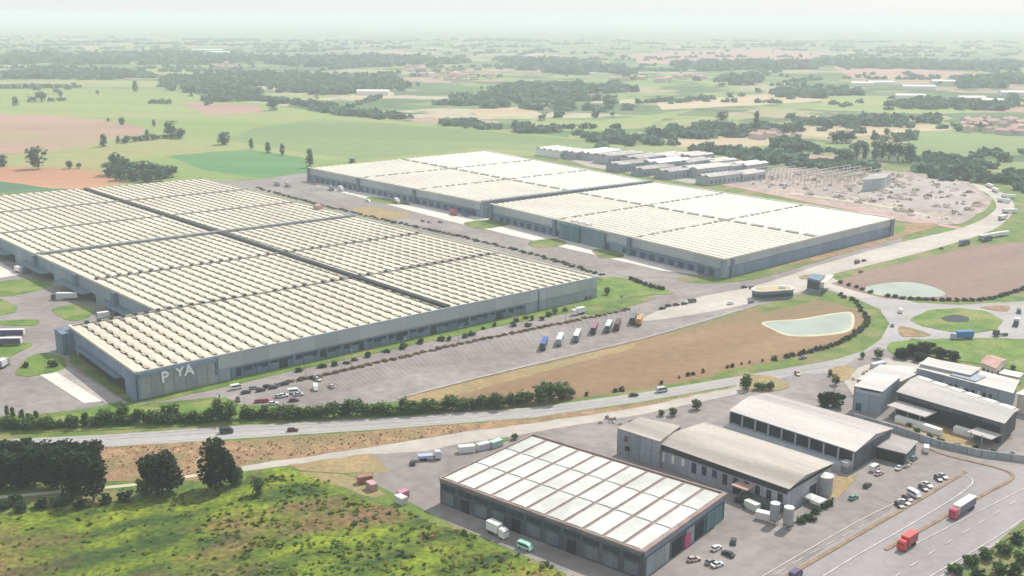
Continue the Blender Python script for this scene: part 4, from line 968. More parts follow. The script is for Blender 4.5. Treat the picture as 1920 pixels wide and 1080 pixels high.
# far left fields
for (x, y, h, wdx, lb) in [(72, 317, 46, 42, 'large tree alone by the bare orange field'), (131, 316, 16, 18, 'small round tree right of the large lone tree'), (148, 316, 12, 12, 'tiny tree right of the small round tree by the orange field'),
    (4, 312, 26, 26, 'tree cut by the left edge above the orange field'), (30, 198, 18, 16, 'small tree on the far pale field near the left edge'), (78, 191, 22, 26, 'pale blue-green tree pair on the far field'),
    (114, 184, 14, 10, 'little upright tree right of the pale tree pair'), (229, 234, 16, 14, 'lone round tree at the edge of the tilled pink field'), (203, 228, 8, 8, 'tiny bush left of the lone round tree'),
    (289, 237, 14, 9, 'small faint tree above the hedge line on the green field'), (195, 275, 26, 18, 'upright tree at the left end of the field hedge line'), (221, 269, 16, 9, 'thin tree next to the left end of the field hedge line'),
    (320, 258, 36, 26, 'tallest tree at the right end of the field hedge line'), (338, 260, 22, 24, 'bushy tree closing the right end of the field hedge line'), (276, 262, 20, 12, 'pointed tree in the middle of the field hedge line'),
    (421, 271, 28, 28, 'lone round tree in the middle of the green meadow'), (471, 279, 22, 11, 'slim tree left of the pair above the deep green crop'), (503, 287, 22, 13, 'left slim tree of the pair above the deep green crop'),
    (530, 291, 24, 11, 'right slim tree of the pair above the deep green crop'), (581, 314, 38, 17, 'slim tree standing at the left corner of the far warehouse'), (512, 207, 30, 26, 'dark tree where the wood meets the tilled strip'),
    (254, 172, 22, 14, 'tall faint tree before the distant wood'), (660, 305, 9, 16, 'small bush behind the back edge of the far warehouse')]:
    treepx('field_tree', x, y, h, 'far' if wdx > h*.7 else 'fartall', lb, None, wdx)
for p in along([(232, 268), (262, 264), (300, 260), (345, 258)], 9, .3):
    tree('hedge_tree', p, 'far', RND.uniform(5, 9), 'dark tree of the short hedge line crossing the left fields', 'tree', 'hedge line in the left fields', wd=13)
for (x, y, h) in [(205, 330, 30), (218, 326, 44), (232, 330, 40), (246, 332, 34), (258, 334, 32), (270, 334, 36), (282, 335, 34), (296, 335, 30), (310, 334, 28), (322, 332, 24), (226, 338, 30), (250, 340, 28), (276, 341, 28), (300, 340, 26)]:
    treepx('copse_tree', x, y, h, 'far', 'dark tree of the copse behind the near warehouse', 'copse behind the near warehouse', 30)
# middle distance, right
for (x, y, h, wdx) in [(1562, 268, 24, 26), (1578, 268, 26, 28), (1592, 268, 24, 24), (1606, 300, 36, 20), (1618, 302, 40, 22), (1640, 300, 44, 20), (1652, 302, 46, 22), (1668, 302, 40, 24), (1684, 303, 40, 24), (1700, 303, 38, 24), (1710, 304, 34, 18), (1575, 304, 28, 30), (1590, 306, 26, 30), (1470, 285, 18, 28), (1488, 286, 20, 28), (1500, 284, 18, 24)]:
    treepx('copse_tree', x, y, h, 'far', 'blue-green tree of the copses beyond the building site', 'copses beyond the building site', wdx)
for (x, y, h, wdx, lb) in [(1638, 256, 14, 9, 'thin tree left of the round one above the right copse'), (1662, 253, 14, 14, 'small round tree in the tan field above the right copse'), (1834, 291, 14, 8, 'small upright tree at the left end of the hedge by the right edge'), (1418, 250, 44, 20, 'tall poplar-like tree over the mid distance hedges'), (1355, 225, 20, 28, 'round tree in the mid distance meadow'), (1195, 198, 16, 12, 'small dark tree on the mid distance meadow')]:
    treepx('field_tree', x, y, h, 'far' if wdx > h*.7 else 'fartall', lb, None, wdx)

from mathutils import noise
# far woods and hedgerows beyond counting: one object
fw = MB(); FR = random.Random(5)
def clump(x, y, w_, h, n=12):
    if noise.noise(Vector((x/75, y/60, 1.5)))+.45*noise.noise(Vector((x/24, y/24, 7))) < -.06: return
    h *= .78
    for _ in range(n):
        a = FR.uniform(0, 6.283); r = w_*.5*FR.random()**.5; z = h*FR.uniform(.15, .9)
        k = 1-.45*(z/h); cx, cy = x+math.cos(a)*r*k, y+math.sin(a)*r*k; s = w_*FR.uniform(.16, .3)
        t = FR.uniform(0, 6.283); d = Vector((math.cos(t)*s, math.sin(t)*s, FR.uniform(-.4, .4)*s)); e = Vector((-math.sin(t)*s*.5, math.cos(t)*s*.5, FR.uniform(.3, 1)*s))
        c = Vector((cx, cy, z)); fw.face([c-d-e, c+d-e, c+d+e, c-d+e])
def inside(x, y, P):
    r = False; j = len(P)-1
    for i in range(len(P)):
        if (P[i].y > y) != (P[j].y > y) and x < (P[j].x-P[i].x)*(y-P[i].y)/(P[j].y-P[i].y)+P[i].x: r = not r
        j = i
    return r
def wood(px, spacing, h, n=12):
    P = [G(x, y) for x, y in px]; x0, x1 = min(p.x for p in P), max(p.x for p in P); y0, y1 = min(p.y for p in P), max(p.y for p in P)
    y = y0
    while y < y1:
        x = x0
        while x < x1:
            qx, qy = x+FR.uniform(-.5, .5)*spacing, y+FR.uniform(-.5, .5)*spacing
            if inside(qx, qy, P): clump(qx, qy, spacing*1.25, h*FR.uniform(.7, 1.25), n)
            x += spacing
        y += spacing
for px, s_, h in [
    ([(305, 150), (420, 140), (600, 140), (740, 150), (770, 168), (700, 178), (560, 178), (440, 178), (320, 172)], 18, 14),
    ([(360, 188), (430, 182), (520, 190), (640, 205), (620, 212), (500, 196), (380, 190)], 15, 11),
    ([(0, 138), (120, 132), (260, 138), (300, 146), (160, 150), (0, 148)], 22, 13),
    ([(600, 208), (700, 212), (850, 230), (1000, 236), (1060, 250), (1000, 250), (860, 238), (700, 222), (610, 214)], 15, 8),
    ([(780, 190), (900, 182), (1080, 180), (1160, 196), (1100, 208), (980, 208), (860, 202)], 24, 10),
    ([(900, 170), (1000, 160), (1140, 160), (1200, 172), (1080, 178), (960, 178)], 24, 11),
    ([(960, 236), (1040, 246), (1050, 254), (970, 250)], 12, 10),
    ([(1060, 250), (1200, 262), (1300, 276), (1380, 286), (1360, 292), (1200, 276), (1080, 262)], 14, 9),
    ([(1225, 240), (1290, 232), (1400, 240), (1520, 240), (1500, 254), (1400, 258), (1260, 262), (1215, 256)], 15, 11),
    ([(1480, 228), (1640, 224), (1760, 228), (1765, 235), (1640, 238), (1500, 243)], 13, 13),
    ([(1340, 282), (1440, 290), (1560, 306), (1680, 312), (1800, 325), (1960, 352), (1960, 372), (1840, 350), (1700, 326), (1560, 322), (1420, 306), (1350, 292)], 13, 9),
    ([(1720, 300), (1800, 296), (1960, 300), (1960, 350), (1860, 335), (1760, 320)], 15, 9),
    ([(1830, 292), (1880, 286), (1960, 284), (1960, 292), (1880, 294)], 12, 10),
    ([(1430, 262), (1500, 268), (1540, 290), (1460, 286)], 15, 9),
    ([(1440, 176), (1560, 168), (1620, 178), (1540, 184), (1450, 182)], 20, 12),
    ([(1610, 190), (1760, 190), (1900, 200), (1880, 208), (1700, 204)], 18, 11),
    ([(1340, 150), (1420, 142), (1440, 158), (1360, 162)], 24, 16),
    ([(1260, 122), (1560, 118), (1920, 122), (1960, 134), (1600, 128), (1300, 134)], 40, 14),
    ([(1780, 150), (1960, 145), (1960, 165), (1800, 166)], 26, 14),
    ([(0, 106), (300, 104), (520, 112), (400, 122), (0, 122)], 44, 15),
    ([(480, 112), (700, 108), (880, 118), (760, 128), (520, 126)], 40, 14),
    ([(940, 112), (1100, 120), (1200, 140), (1060, 140), (960, 130)], 36, 13)]:
    wood(px, s_, h)
for k in range(230):
    y = FR.uniform(1150, 7500)*1.0; x = FR.uniform(-.56, .56)*y; a = R(FR.choice((-14, 76, -14, 40, 5)))+FR.uniform(-.15, .15); L_ = FR.uniform(80, 420)*(1+y/5000)
    if y < 1900 and x < .05*y: continue
    st = 11*(1+y/4000); n = int(L_/st)
    for i in range(n):
        if FR.random() < .25: continue
        px_, py_ = x+math.cos(a)*(i-n/2)*st, y+math.sin(a)*(i-n/2)*st
        if py_ < 1150: continue
        clump(px_, py_, st*1.1, FR.uniform(5, 11), 8)
for k in range(420):
    y = FR.uniform(1500, 7000); x = FR.uniform(-.54, .54)*y
    if y < 2000 and x < 0: continue
    clump(x, y, FR.uniform(9, 22), FR.uniform(6, 13), 9)
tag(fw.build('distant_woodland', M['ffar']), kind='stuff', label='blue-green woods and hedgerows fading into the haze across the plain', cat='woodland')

# slope of rough herbs in the foreground
SP = [(-500, 985), (-60, 966), (60, 962), (180, 946), (330, 922), (440, 907), (475, 884), (540, 876), (620, 905), (700, 938), (790, 968), (850, 990), (950, 1030), (1040, 1066), (1140, 1120), (1240, 1200), (900, 1500), (-900, 1500)]
SW = [G(x, y) for x, y in SP]
def edge_dist(x, y):
    d = 1e9
    for i in range(len(SW)-3):
        a, c = SW[i], SW[i+1]; t = max(0, min(1, ((x-a.x)*(c.x-a.x)+(y-a.y)*(c.y-a.y))/max(1e-6, (c.x-a.x)**2+(c.y-a.y)**2)))
        d = min(d, math.hypot(x-a.x-(c.x-a.x)*t, y-a.y-(c.y-a.y)*t))
    return d
from mathutils import noise
def slope_h(x, y):
    if not inside(x, y, SW): return -.6
    d = edge_dist(x, y); k = min(1, d/14)
    return .15+min(1, d/25)*(.9+1.6*noise.noise(Vector((x/30, y/30, 0)))+.5*noise.noise(Vector((x/9, y/9, 3))))+min(d, 90)*.012
b = MB(); st = 2.6; nx, ny = 128, 78; x0, y0 = -245, 165; H_ = []
for j in range(ny):
    for i in range(nx):
        x, y = x0+i*st, y0+j*st; b.v.append((x, y, slope_h(x, y)))
for j in range(ny-1):
    for i in range(nx-1):
        q = (j*nx+i, j*nx+i+1, (j+1)*nx+i+1, (j+1)*nx+i)
        if all(b.v[k][2] < 0 for k in q): continue
        b.f.append(q); b.m.append(0); b.uv.append([(b.v[k][0], b.v[k][1]) for k in q])
M['slope'] = mat('wild_slope', (.022, .055, .006), (.16, .20, .008), .08, c3=(.15, .085, .04), fine=.5, coord='World', detail=8, bump=.6, streak=(R(32), 2.2))
o = b.build('hillside', M['slope']); tag(o, kind='structure')
for f in o.data.polygons: f.use_smooth = True
def tuft_mat(name, c1, c2): return mat(name, c1, c2, .5, island=.3, coord='World', trans=.4)
TM = [tuft_mat('herb_lime', (.11, .155, .01), (.19, .22, .018)), tuft_mat('herb_green', (.05, .13, .012), (.10, .19, .02)), tuft_mat('herb_dark', (.045, .075, .015), (.075, .11, .025)), tuft_mat('herb_brown', (.17, .10, .045), (.28, .17, .08))]
b = MB(); FR = random.Random(9)
for k in range(7500):
    x, y = FR.uniform(-175, 75), FR.uniform(185, 345)
    if not inside(x, y, SW): continue
    z = slope_h(x, y); nv = noise.noise(Vector((x/22, y/13, 9))); nb = noise.noise(Vector((x/7, y/5, 4)))
    near_edge = edge_dist(x, y) < 16
    lf = min(1, max(0, (-55-x-(y-260)*.25)/45))             # smoother bright grass towards the left
    if FR.random() < lf*.72: continue
    bare = noise.noise(Vector((x/16+40, y/9, 2)))
    if bare > .22 and FR.random() < .8: continue
    if nv > .10: mi = 1 if FR.random() < .75 else 0
    elif nv < -.12: mi = 3 if nb < -.05 else (2 if FR.random() < .4 else 0)
    else: mi = 0 if nb > -.05 else FR.choice((1, 2))
    if near_edge and x > -30: mi = FR.choice((3, 3, 2, 0))
    s = FR.uniform(.18, .5)*(1.25 if mi in (0, 2) else 1)
    if nb > .3: s *= 1.5
    for q in range(4):
        a = FR.uniform(0, 6.283); d = Vector((math.cos(a), math.sin(a), FR.uniform(-.2, .5)))*s; e = Vector((-math.sin(a), math.cos(a), FR.uniform(-.1, .9)))*s*.7
        c = Vector((x+FR.uniform(-.5, .5)*s*1.6, y+FR.uniform(-.5, .5)*s*1.6, z+s*FR.uniform(.3, .9))); b.face([c-d-e, c+d-e, c+d+e, c-d+e], mi)
tag(b.build('ground_cover', TM), kind='stuff', label='rough green, yellow and brown herbs covering the foreground slope', cat='ground cover')
# rough growth on the dry verge below the curved road
b = MB()
VP = [G(x, y) for x, y in [(190, 840), (430, 828), (700, 810), (950, 792), (930, 800), (700, 836), (455, 872), (440, 900), (200, 902), (170, 870)]]
for k in range(1800):
    x, y = FR.uniform(-170, 15), FR.uniform(345, 425)
    if not inside(x, y, VP): continue
    s = FR.uniform(.12, .3)*(1.6 if FR.random() < .1 else 1); mi = FR.choice((0, 1, 1, 2))
    for q in range(3):
        a = FR.uniform(0, 6.283); d = Vector((math.cos(a), math.sin(a), .1))*s; e = Vector((-math.sin(a), math.cos(a), .5))*s
        c = Vector((x, y, .15+s*.5)); b.face([c-d-e, c+d-e, c+d+e, c-d+e], mi)
tag(b.build('dry_scrub', [TM[3], mat('herb_rust', (.22, .13, .06), (.31, .19, .095), .5, island=.25, trans=.5), M['fbrown']]), kind='stuff', label='low rusty scrub on the verge below the curved road', cat='scrub')

# ------------------------------------------------------------------ houses far away
def house_mesh(lx, ly, h, rh, wallm, roofm):
    b = MB(); b.box(-lx/2, lx/2, -ly/2, ly/2, 0, h)
    b.face([(-lx/2, -ly/2, h), (-lx/2, 0, h+rh), (-lx/2, ly/2, h)][::-1]); b.face([(lx/2, -ly/2, h), (lx/2, 0, h+rh), (lx/2, ly/2, h)])
    wm_ = b.mesh('wall', wallm); b = MB(); o_ = .5
    for sgn in (-1, 1):
        q = [Vector((-lx/2-o_, sgn*(ly/2+o_), h-.2)), Vector((lx/2+o_, sgn*(ly/2+o_), h-.2)), Vector((lx/2+o_, 0, h+rh+.1)), Vector((-lx/2-o_, 0, h+rh+.1))]
        if sgn > 0: q.reverse()
        b.face(q); b.face([p-Vector((0, 0, .2)) for p in reversed(q)])
    return wm_, b.mesh('roof', roofm)
HM = [house_mesh(14, 10, 6, 2.4, M['render'], M['terra']), house_mesh(22, 11, 6.5, 2.6, M['roofE'], M['terra']), house_mesh(12, 12, 7, 2.5, M['render'], M['gutter']), house_mesh(40, 16, 7, 2, M['white'], M['roofW'])]
FR = random.Random(3)
def village(pts, n, label, group, sx, sy, kinds=(0, 1, 2), sc=1.0):
    for _ in range(n):
        cx, cy = FR.choice(pts); p = G(cx+FR.uniform(-sx, sx), cy+FR.uniform(-sy, sy)); wm_, rm_ = HM[FR.choice(kinds)]
        o = empty('village_house', p, label, 'house', group, rz=FR.uniform(0, 3.14)); o.scale = (sc, sc, sc)
        for nm, me in (('wall', wm_), ('roof', rm_)):
            c = bpy.data.objects.new(nm, me); COL.objects.link(c); c.parent = o
village([(1860, 232), (1900, 238), (1820, 244), (1890, 248), (1840, 236)], 34, 'small house with red-brown roof in the village at the right edge', 'village at the right edge', 34, 6)
village([(790, 132), (810, 140), (860, 142), (900, 146), (830, 150)], 30, 'faint house with reddish roof in the hazy village above the far warehouse', 'village in the centre distance', 30, 5, sc=1.3)
village([(1000, 208), (1040, 208), (1020, 200)], 9, 'tiny pale house among trees in the centre right distance', 'hamlet in the centre right', 20, 4)
village([(1180, 152), (1240, 150), (1280, 148)], 14, 'hazy pale house of the distant village right of the centre', 'village right of the centre', 40, 4, sc=1.3)
village([(420, 128), (440, 124)], 6, 'faint house behind the left wood', 'hamlet behind the left wood', 24, 3, sc=1.3)
village([(1390, 252), (1440, 256), (1470, 262)], 9, 'little house amid the mid distance hedges', 'farmhouses amid the hedges', 24, 5)
for (x, y, s_, lb) in [(390, 97, 3.2, 'very long white shed shining in the haze at the upper left'), (418, 101, 2.4, 'second white shed just right of the long one in the haze'), (1616, 162, 1.2, 'small white shed far away right of the centre'), (1650, 160, 1.5, 'white shed before the far pink field'),
    (1720, 168, 1.8, 'bluish white shed among the far right factories'), (1775, 158, 1.8, 'pale shed at the end of the far pink field'), (1820, 190, 1.3, 'white shed among the far right trees'), (1850, 195, 1.4, 'long pale shed near the right edge, beyond the village'),
    (1705, 186, 1.4, 'light shed by the dark hedge at the right'), (700, 178, 1.6, 'long pinkish shed at the foot of the centre wood'), (1900, 180, 1.4, 'white roofed shed close to the right edge')]:
    p = G(x, y); o = empty('distant_shed', p, lb, 'shed', None, rz=R(FR.uniform(-12, 6))); o.scale = (s_, s_, 1.2)
    for nm, me in zip(('wall', 'roof'), HM[3]): c = bpy.data.objects.new(nm, me); COL.objects.link(c); c.parent = o

# ------------------------------------------------------------------ vehicles
def tube_wheel(r, w_):
    b = MB(); b.cyl(0, r, -w_/2, w_/2, r, n=14, axis=1); return b
WH = {}
def wheel(par, x, y, r, w_):
    k = (r, w_)
    if k not in WH: WH[k] = tube_wheel(r, w_).mesh('wheel', M['tyre'])
    o = bpy.data.objects.new('wheel', WH[k]); COL.objects.link(o); o.parent = par; o.location = (x, y, 0); return o
CARS = {}
def loft(b, secs, mi=0):
    """sections: x, half width bottom/top, z bottom/top"""
    def ring(s): x, wb_, wt, zb, zt = s; return [(x, -wb_, zb), (x, wb_, zb), (x, wt, zt), (x, -wt, zt)]
    for s, t in zip(secs, secs[1:]):
        a, c = ring(s), ring(t)
        for i in range(4): b.face([a[i], c[i], c[(i+1) % 4], a[(i+1) % 4]][::-1], mi)
    b.face(ring(secs[0])[::-1], mi); b.face(ring(secs[-1]), mi)
def car(x, y, x2, y2, colr, label, kind='hatch', group=None, name='car'):
    """heading from (x, y) towards (x2, y2)"""
    p, q = G(x, y), G(x2, y2); a = math.atan2(q.y-p.y, q.x-p.x)
    o = empty(name, (p.x, p.y, GZ), label, 'car' if kind != 'van' else 'van', group, rz=a)
    pm = paint(colr)
    if kind == 'van':
        L_, W_, body = 5.2, .98, [(-2.6, .94, .9, .4, 2.2), (-2.5, .98, .93, .35, 2.3), (1.2, .98, .93, .35, 2.3), (1.75, .98, .88, .35, 1.95), (2.3, .95, .86, .35, 1.2), (2.6, .88, .8, .4, 1.0)]
        glass = [(-2.2, .99, .955, 1.35, 1.95), (1.15, .99, .955, 1.35, 1.95), (1.95, .97, .90, 1.25, 1.70)]; roof = None
    else:
        L_ = 4.3; top = 1.46 if kind == 'hatch' else 1.42
        body = [(-2.15, .78, .76, .42, .86), (-2.0, .86, .83, .3, .95), (-1.0, .88, .86, .26, .97), (.9, .88, .86, .26, .95), (1.8, .86, .80, .3, .80), (2.15, .74, .70, .4, .66)]
        if kind == 'hatch': glass = [(-1.95, .80, .76, .9, .98), (-1.45, .82, .62, .93, top-.04), (.15, .83, .64, .93, top-.03), (.95, .82, .78, .92, .97)]; rf = (-1.5, .12)
        else: glass = [(-1.55, .80, .76, .92, .98), (-1.0, .82, .62, .93, top-.04), (.1, .83, .64, .93, top-.03), (.95, .82, .78, .92, .97)]; rf = (-.98, .08)
        roof = (rf, top)
    if ('b', kind) not in CARS:
        b = MB(); loft(b, body)
        if roof: (r0, r1), tp = roof; loft(b, [(r0, .60, .56, tp-.06, tp), (r1, .63, .58, tp-.06, tp)])
        else: pass
        CARS[('b', kind)] = b
        b = MB(); loft(b, glass); CARS[('g', kind)] = b.mesh('window', M['glassdark'])
        b = MB()
        for s_ in (-1, 1): b.box(body[-1][0]-.03, body[-1][0]+.02, s_*.6-.14, s_*.6+.14, .56, .68)
    k = ('b', kind, tuple(colr))
    if k not in CARS: CARS[k] = CARS[('b', kind)].mesh('body', pm)
    for nm, me in (('body', CARS[k]), ('window', CARS[('g', kind)])):
        c = bpy.data.objects.new(nm, me); COL.objects.link(c); c.parent = o
    for sx in (-1.3, 1.35):
        for sy in (-.8, .8): wheel(o, sx*(1.15 if kind == 'van' else 1), sy*(1.1 if kind == 'van' else 1), .32, .22)
    return o
def truck(x, y, x2, y2, cabc, boxc, label, L_=12.0, cab=True, boxh=4.0, tractor=2.4, cat='truck', group=None, name='truck', side=None):
    p, q = G(x, y), G(x2, y2); a = math.atan2(q.y-p.y, q.x-p.x); o = empty(name, (p.x, p.y, GZ), label, cat, group, rz=a)
    def add(nm, b, mt, par=None): return b.build(nm, mt, par or o, origin=(0, 0, 0))
    if boxc:
        b = MB(); b.box(-L_/2, L_/2-(tractor+.6 if cab else 0), -1.27, 1.27, 1.15, boxh)
        bx = add('trailer_box' if cab else 'box_body', b, paint(boxc))
        b = MB(); x1_ = L_/2-(tractor+.6 if cab else 0)
        b.box(-L_/2-.03, -L_/2, -1.15, 1.15, 1.25, boxh-.15); add('rear_door', b, M['wallD'] if side is None else paint(side), bx)
        if side:  # side and rear colour carries the shade of faces away from the sun
            b = MB(); b.box(-L_/2+.1, x1_-.1, -1.30, -1.27, 1.2, boxh-.2); b.box(-L_/2+.1, x1_-.1, 1.27, 1.30, 1.2, boxh-.2); add('shaded_side', b, paint(side), bx)
    b = MB(); b.box(-L_/2, L_/2-.4, -.5, .5, .7, 1.14); add('chassis', b, M['chassis'])
    if cab:
        b = MB(); f = L_/2
        loft(b, [(f-tractor, 1.22, 1.15, .7, 3.3), (f-.7, 1.24, 1.16, .55, 3.25), (f-.15, 1.24, 1.14, .5, 2.7), (f, 1.2, 1.12, .5, 1.6)]); cb_ = add('cab', b, paint(cabc))
        b = MB(); loft(b, [(f-.62, 1.17, 1.13, 1.75, 3.0), (f-.10, 1.19, 1.13, 1.7, 2.62)]); add('windscreen', b, M['glassdark'], cb_)
        for s_ in (-1.05, 1.05): wheel(o, f-1.3, s_, .5, .3)
    for xx in (-L_/2+1.2, -L_/2+2.5, -L_/2+3.8 if L_ > 9 else -L_/2+2.5):
        for s_ in (-1.05, 1.05): wheel(o, xx, s_, .5, .34)
    if not cab:
        b = MB(); b.box(L_/2-2.6, L_/2-2.4, -.8, -.6, .1, .8); b.box(L_/2-2.6, L_/2-2.4, .6, .8, .1, .8); add('landing_gear', b, M['chassis'])
    return o
WHT, SIL, BLK, RED, BLU, DRK, GRY, MAR = (.66, .66, .65), (.42, .44, .46), (.02, .02, .024), (.38, .02, .05), (.03, .08, .32), (.05, .055, .07), (.22, .23, .25), (.12, .015, .03)
# car park by the office corner
for (x, y, c, k, dx, dy, lb) in [
    (443, 730, WHT, 'van', 10, -2, 'white van at the top left corner of the small car park'), (461, 738, DRK, 'sedan', 10, -2, 'dark saloon below the white van in the small car park'),
    (476, 730, GRY, 'hatch', 10, -2, 'grey hatchback in the upper row of the small car park'), (489, 734, DRK, 'hatch', 10, -2, 'dark hatchback second in the upper row of the small car park'),
    (502, 727, BLK, 'hatch', 10, -2, 'black hatchback in the close group of dark cars in the upper row'), (512, 729, DRK, 'hatch', 10, -2, 'dark blue-grey hatchback nose to tail with the black one'), (522, 724, GRY, 'sedan', 10, -2, 'grey saloon right of the dark group'),
    (533, 722, BLK, 'sedan', 10, -2, 'black saloon at the right end of the upper row'), (524, 746, SIL, 'hatch', 10, -1, 'silver hatchback in the middle row left of the white car'), (532, 744, WHT, 'hatch', 10, -1, 'white hatchback touching the silver one in the middle row'),
    (551, 738, WHT, 'van', 10, -1, 'white van right of the middle row'), (560, 742, SIL, 'sedan', 10, -1, 'silver saloon just below the white van of the middle row'), (551, 753, MAR, 'sedan', 10, -1, 'dark red saloon at the lower right of the small car park'),
    (486, 755, RED, 'sedan', 10, -1, 'bright red saloon left in the lower row of the small car park'), (499, 754, (.45, .05, .12), 'hatch', 10, -1, 'raspberry red hatchback beside the red saloon'), (512, 759, WHT, 'hatch', 10, -1, 'white hatchback at the bottom of the small car park'),
    (592, 731, WHT, 'van', 1, 8, 'white van parked alone facing the brown field'), (621, 727, (.5, .36, .36), 'hatch', -8, -6, 'pinkish hatchback right of the lone white van'), (588, 711, BLK, 'sedan', 6, 3, 'black car leaving the small car park at the top right'), (596, 714, SIL, 'hatch', 6, 3, 'silver car right behind the black one leaving the car park'),
    (446, 752, MAR, 'hatch', 2, 8, 'dark maroon car at the left edge of the small car park'), (568, 712, (.12, .10, .05), 'hatch', 8, -2, 'olive brown car by the signpost above the car park')]:
    car(x, y, x+dx, y+dy, c, lb, k)
# on the curved road and its branches
for (x, y, x2, y2, c, k, lb) in [
    (425, 812, 460, 810, DRK, 'van', 'dark van driving on the left part of the curved road'), (549, 809, 580, 807, MAR, 'hatch', 'small maroon car on the curved road right of the dark van'), (1188, 743, 1210, 740, BLK, 'sedan', 'black car on the curved road below the brown field'),
    (1241, 735, 1260, 732, SIL, 'van', 'silver van ahead of the black car on the curved road'), (1505, 673, 1530, 668, GRY, 'sedan', 'grey car on the curved road near the end of the bush line'), (1495, 703, 1505, 712, (.35, .25, .12), 'hatch', 'tan car on the wide junction above the slate block'),
    (1242, 580, 1262, 576, BLK, 'sedan', 'black car at the left end of the row parked on the wide lane'), (1253, 575, 1272, 571, BLK, 'hatch', 'black hatchback right after the first black car on the wide lane'), (1268, 573, 1288, 570, MAR, 'sedan', 'maroon car third in the row on the wide lane'), (1283, 571, 1300, 568, DRK, 'sedan', 'dark car fourth in the row on the wide lane'),
    (1298, 567, 1318, 564, (.12, .13, .11), 'van', 'dark green van at the right end of the row on the wide lane'), (1369, 571, 1390, 567, WHT, 'sedan', 'white car by the kerb of the brown field near the lodge'), (1673, 612, 1676, 600, GRY, 'hatch', 'grey car between the brown field and the roundabout'),
    (1688, 586, 1684, 570, WHT, 'van', 'white van entering the roundabout from the left'), (1910, 587, 1914, 600, DRK, 'van', 'dark van on the road at the right of the roundabout'),
    (793, 416, 805, 420, MAR, 'hatch', 'maroon car in the yard between the warehouses'), (805, 418, 815, 421, GRY, 'sedan', 'grey car second in the yard between the warehouses'), (826, 418, 838, 420, BLK, 'sedan', 'black car third in the yard between the warehouses'),
    (763, 384, 775, 387, DRK, 'van', 'dark van by the docks of the far warehouse'), (690, 379, 702, 381, WHT, 'van', 'white van on the patch before the far warehouse'), (1620, 490, 1630, 487, DRK, 'sedan', 'dark car on the wide pale road'), (1607, 494, 1618, 490, MAR, 'van', 'maroon van on the wide pale road'),
    (1614, 511, 1622, 508, RED, 'hatch', 'red car at the tip of the reddish field'), (1765, 467, 1776, 464, DRK, 'sedan', 'dark car on the upper pale road'),
    (1395, 540, 1410, 538, DRK, 'sedan', 'dark car in the row above the lodge'), (1410, 541, 1425, 538, DRK, 'hatch', 'dark hatchback following in the row above the lodge'), (1408, 568, 1424, 564, GRY, 'hatch', 'grey hatchback just left of the lodge')]:
    car(x, y, x2, y2, c, lb, k)
# car row by the highway, factory yard
for (x, y, x2, y2, c, k, lb) in [
    (1686, 950, 1694, 957, BLK, 'hatch', 'black hatchback at the lower left end of the five car row'), (1695, 945, 1710, 951, WHT, 'sedan', 'white saloon beside the black hatchback in the highway row'), (1701, 938, 1712, 945, MAR, 'hatch', 'maroon hatchback third in the highway row'),
    (1713, 931, 1726, 938, WHT, 'van', 'white van in the middle of the highway row'), (1731, 918, 1740, 925, DRK, 'hatch', 'dark hatchback above the white van in the highway row'), (1738, 912, 1750, 919, WHT, 'sedan', 'white saloon near the upper end of the highway row'),
    (1759, 900, 1766, 907, DRK, 'hatch', 'dark car second from the upper end of the highway row'), (1767, 896, 1780, 903, SIL, 'sedan', 'silver car at the upper end of the highway row'),
    (1640, 882, 1650, 876, WHT, 'van', 'white van at the right corner of the gabled shed'), (1648, 890, 1660, 884, (.6, .42, .46), 'hatch', 'pink hatchback below the white van by the gabled shed'), (1686, 880, 1695, 874, WHT, 'sedan', 'white saloon right of the lean-to shed'),
    (1713, 862, 1722, 856, (.18, .24, .23), 'hatch', 'grey green hatchback by the corner of the lean-to shed'), (1736, 846, 1736, 836, WHT, 'van', 'white van by the boundary wall end'), (1626, 913, 1636, 906, BLK, 'hatch', 'black car on the dusty yard edge'),
    (1600, 936, 1612, 930, (.10, .25, .20), 'hatch', 'teal green hatchback below the dusty yard'), (1345, 1062, 1362, 1056, WHT, 'sedan', 'white saloon nearest the bottom edge in the factory yard'), (1334, 1057, 1350, 1052, GRY, 'hatch', 'grey hatchback tucked beside the bottom white saloon'),
    (1365, 1042, 1352, 1036, BLK, 'sedan', 'black saloon in the factory yard'), (1343, 1031, 1354, 1025, WHT, 'hatch', 'white hatchback above the black saloon'), (1375, 1018, 1377, 1006, (.03, .05, .03), 'hatch', 'dark green hatchback alone in the factory yard'),
    (1301, 1052, 1312, 1050, (.5, .38, .33), 'hatch', 'beige hatchback near the side wall of the white vaulted hall'), (985, 1030, 1000, 1036, (.3, .55, .45), 'van', 'mint green van in the shade of the long left wall'),
    (774, 870, 774, 860, DRK, 'hatch', 'dark hatchback at the edge of the yard below the flatbed lorry'), (1492, 1082, 1504, 1074, (.08, .05, .14), 'van', 'purple black van at the bottom edge on the parking lane')]:
    car(x, y, x2, y2, c, lb, k)
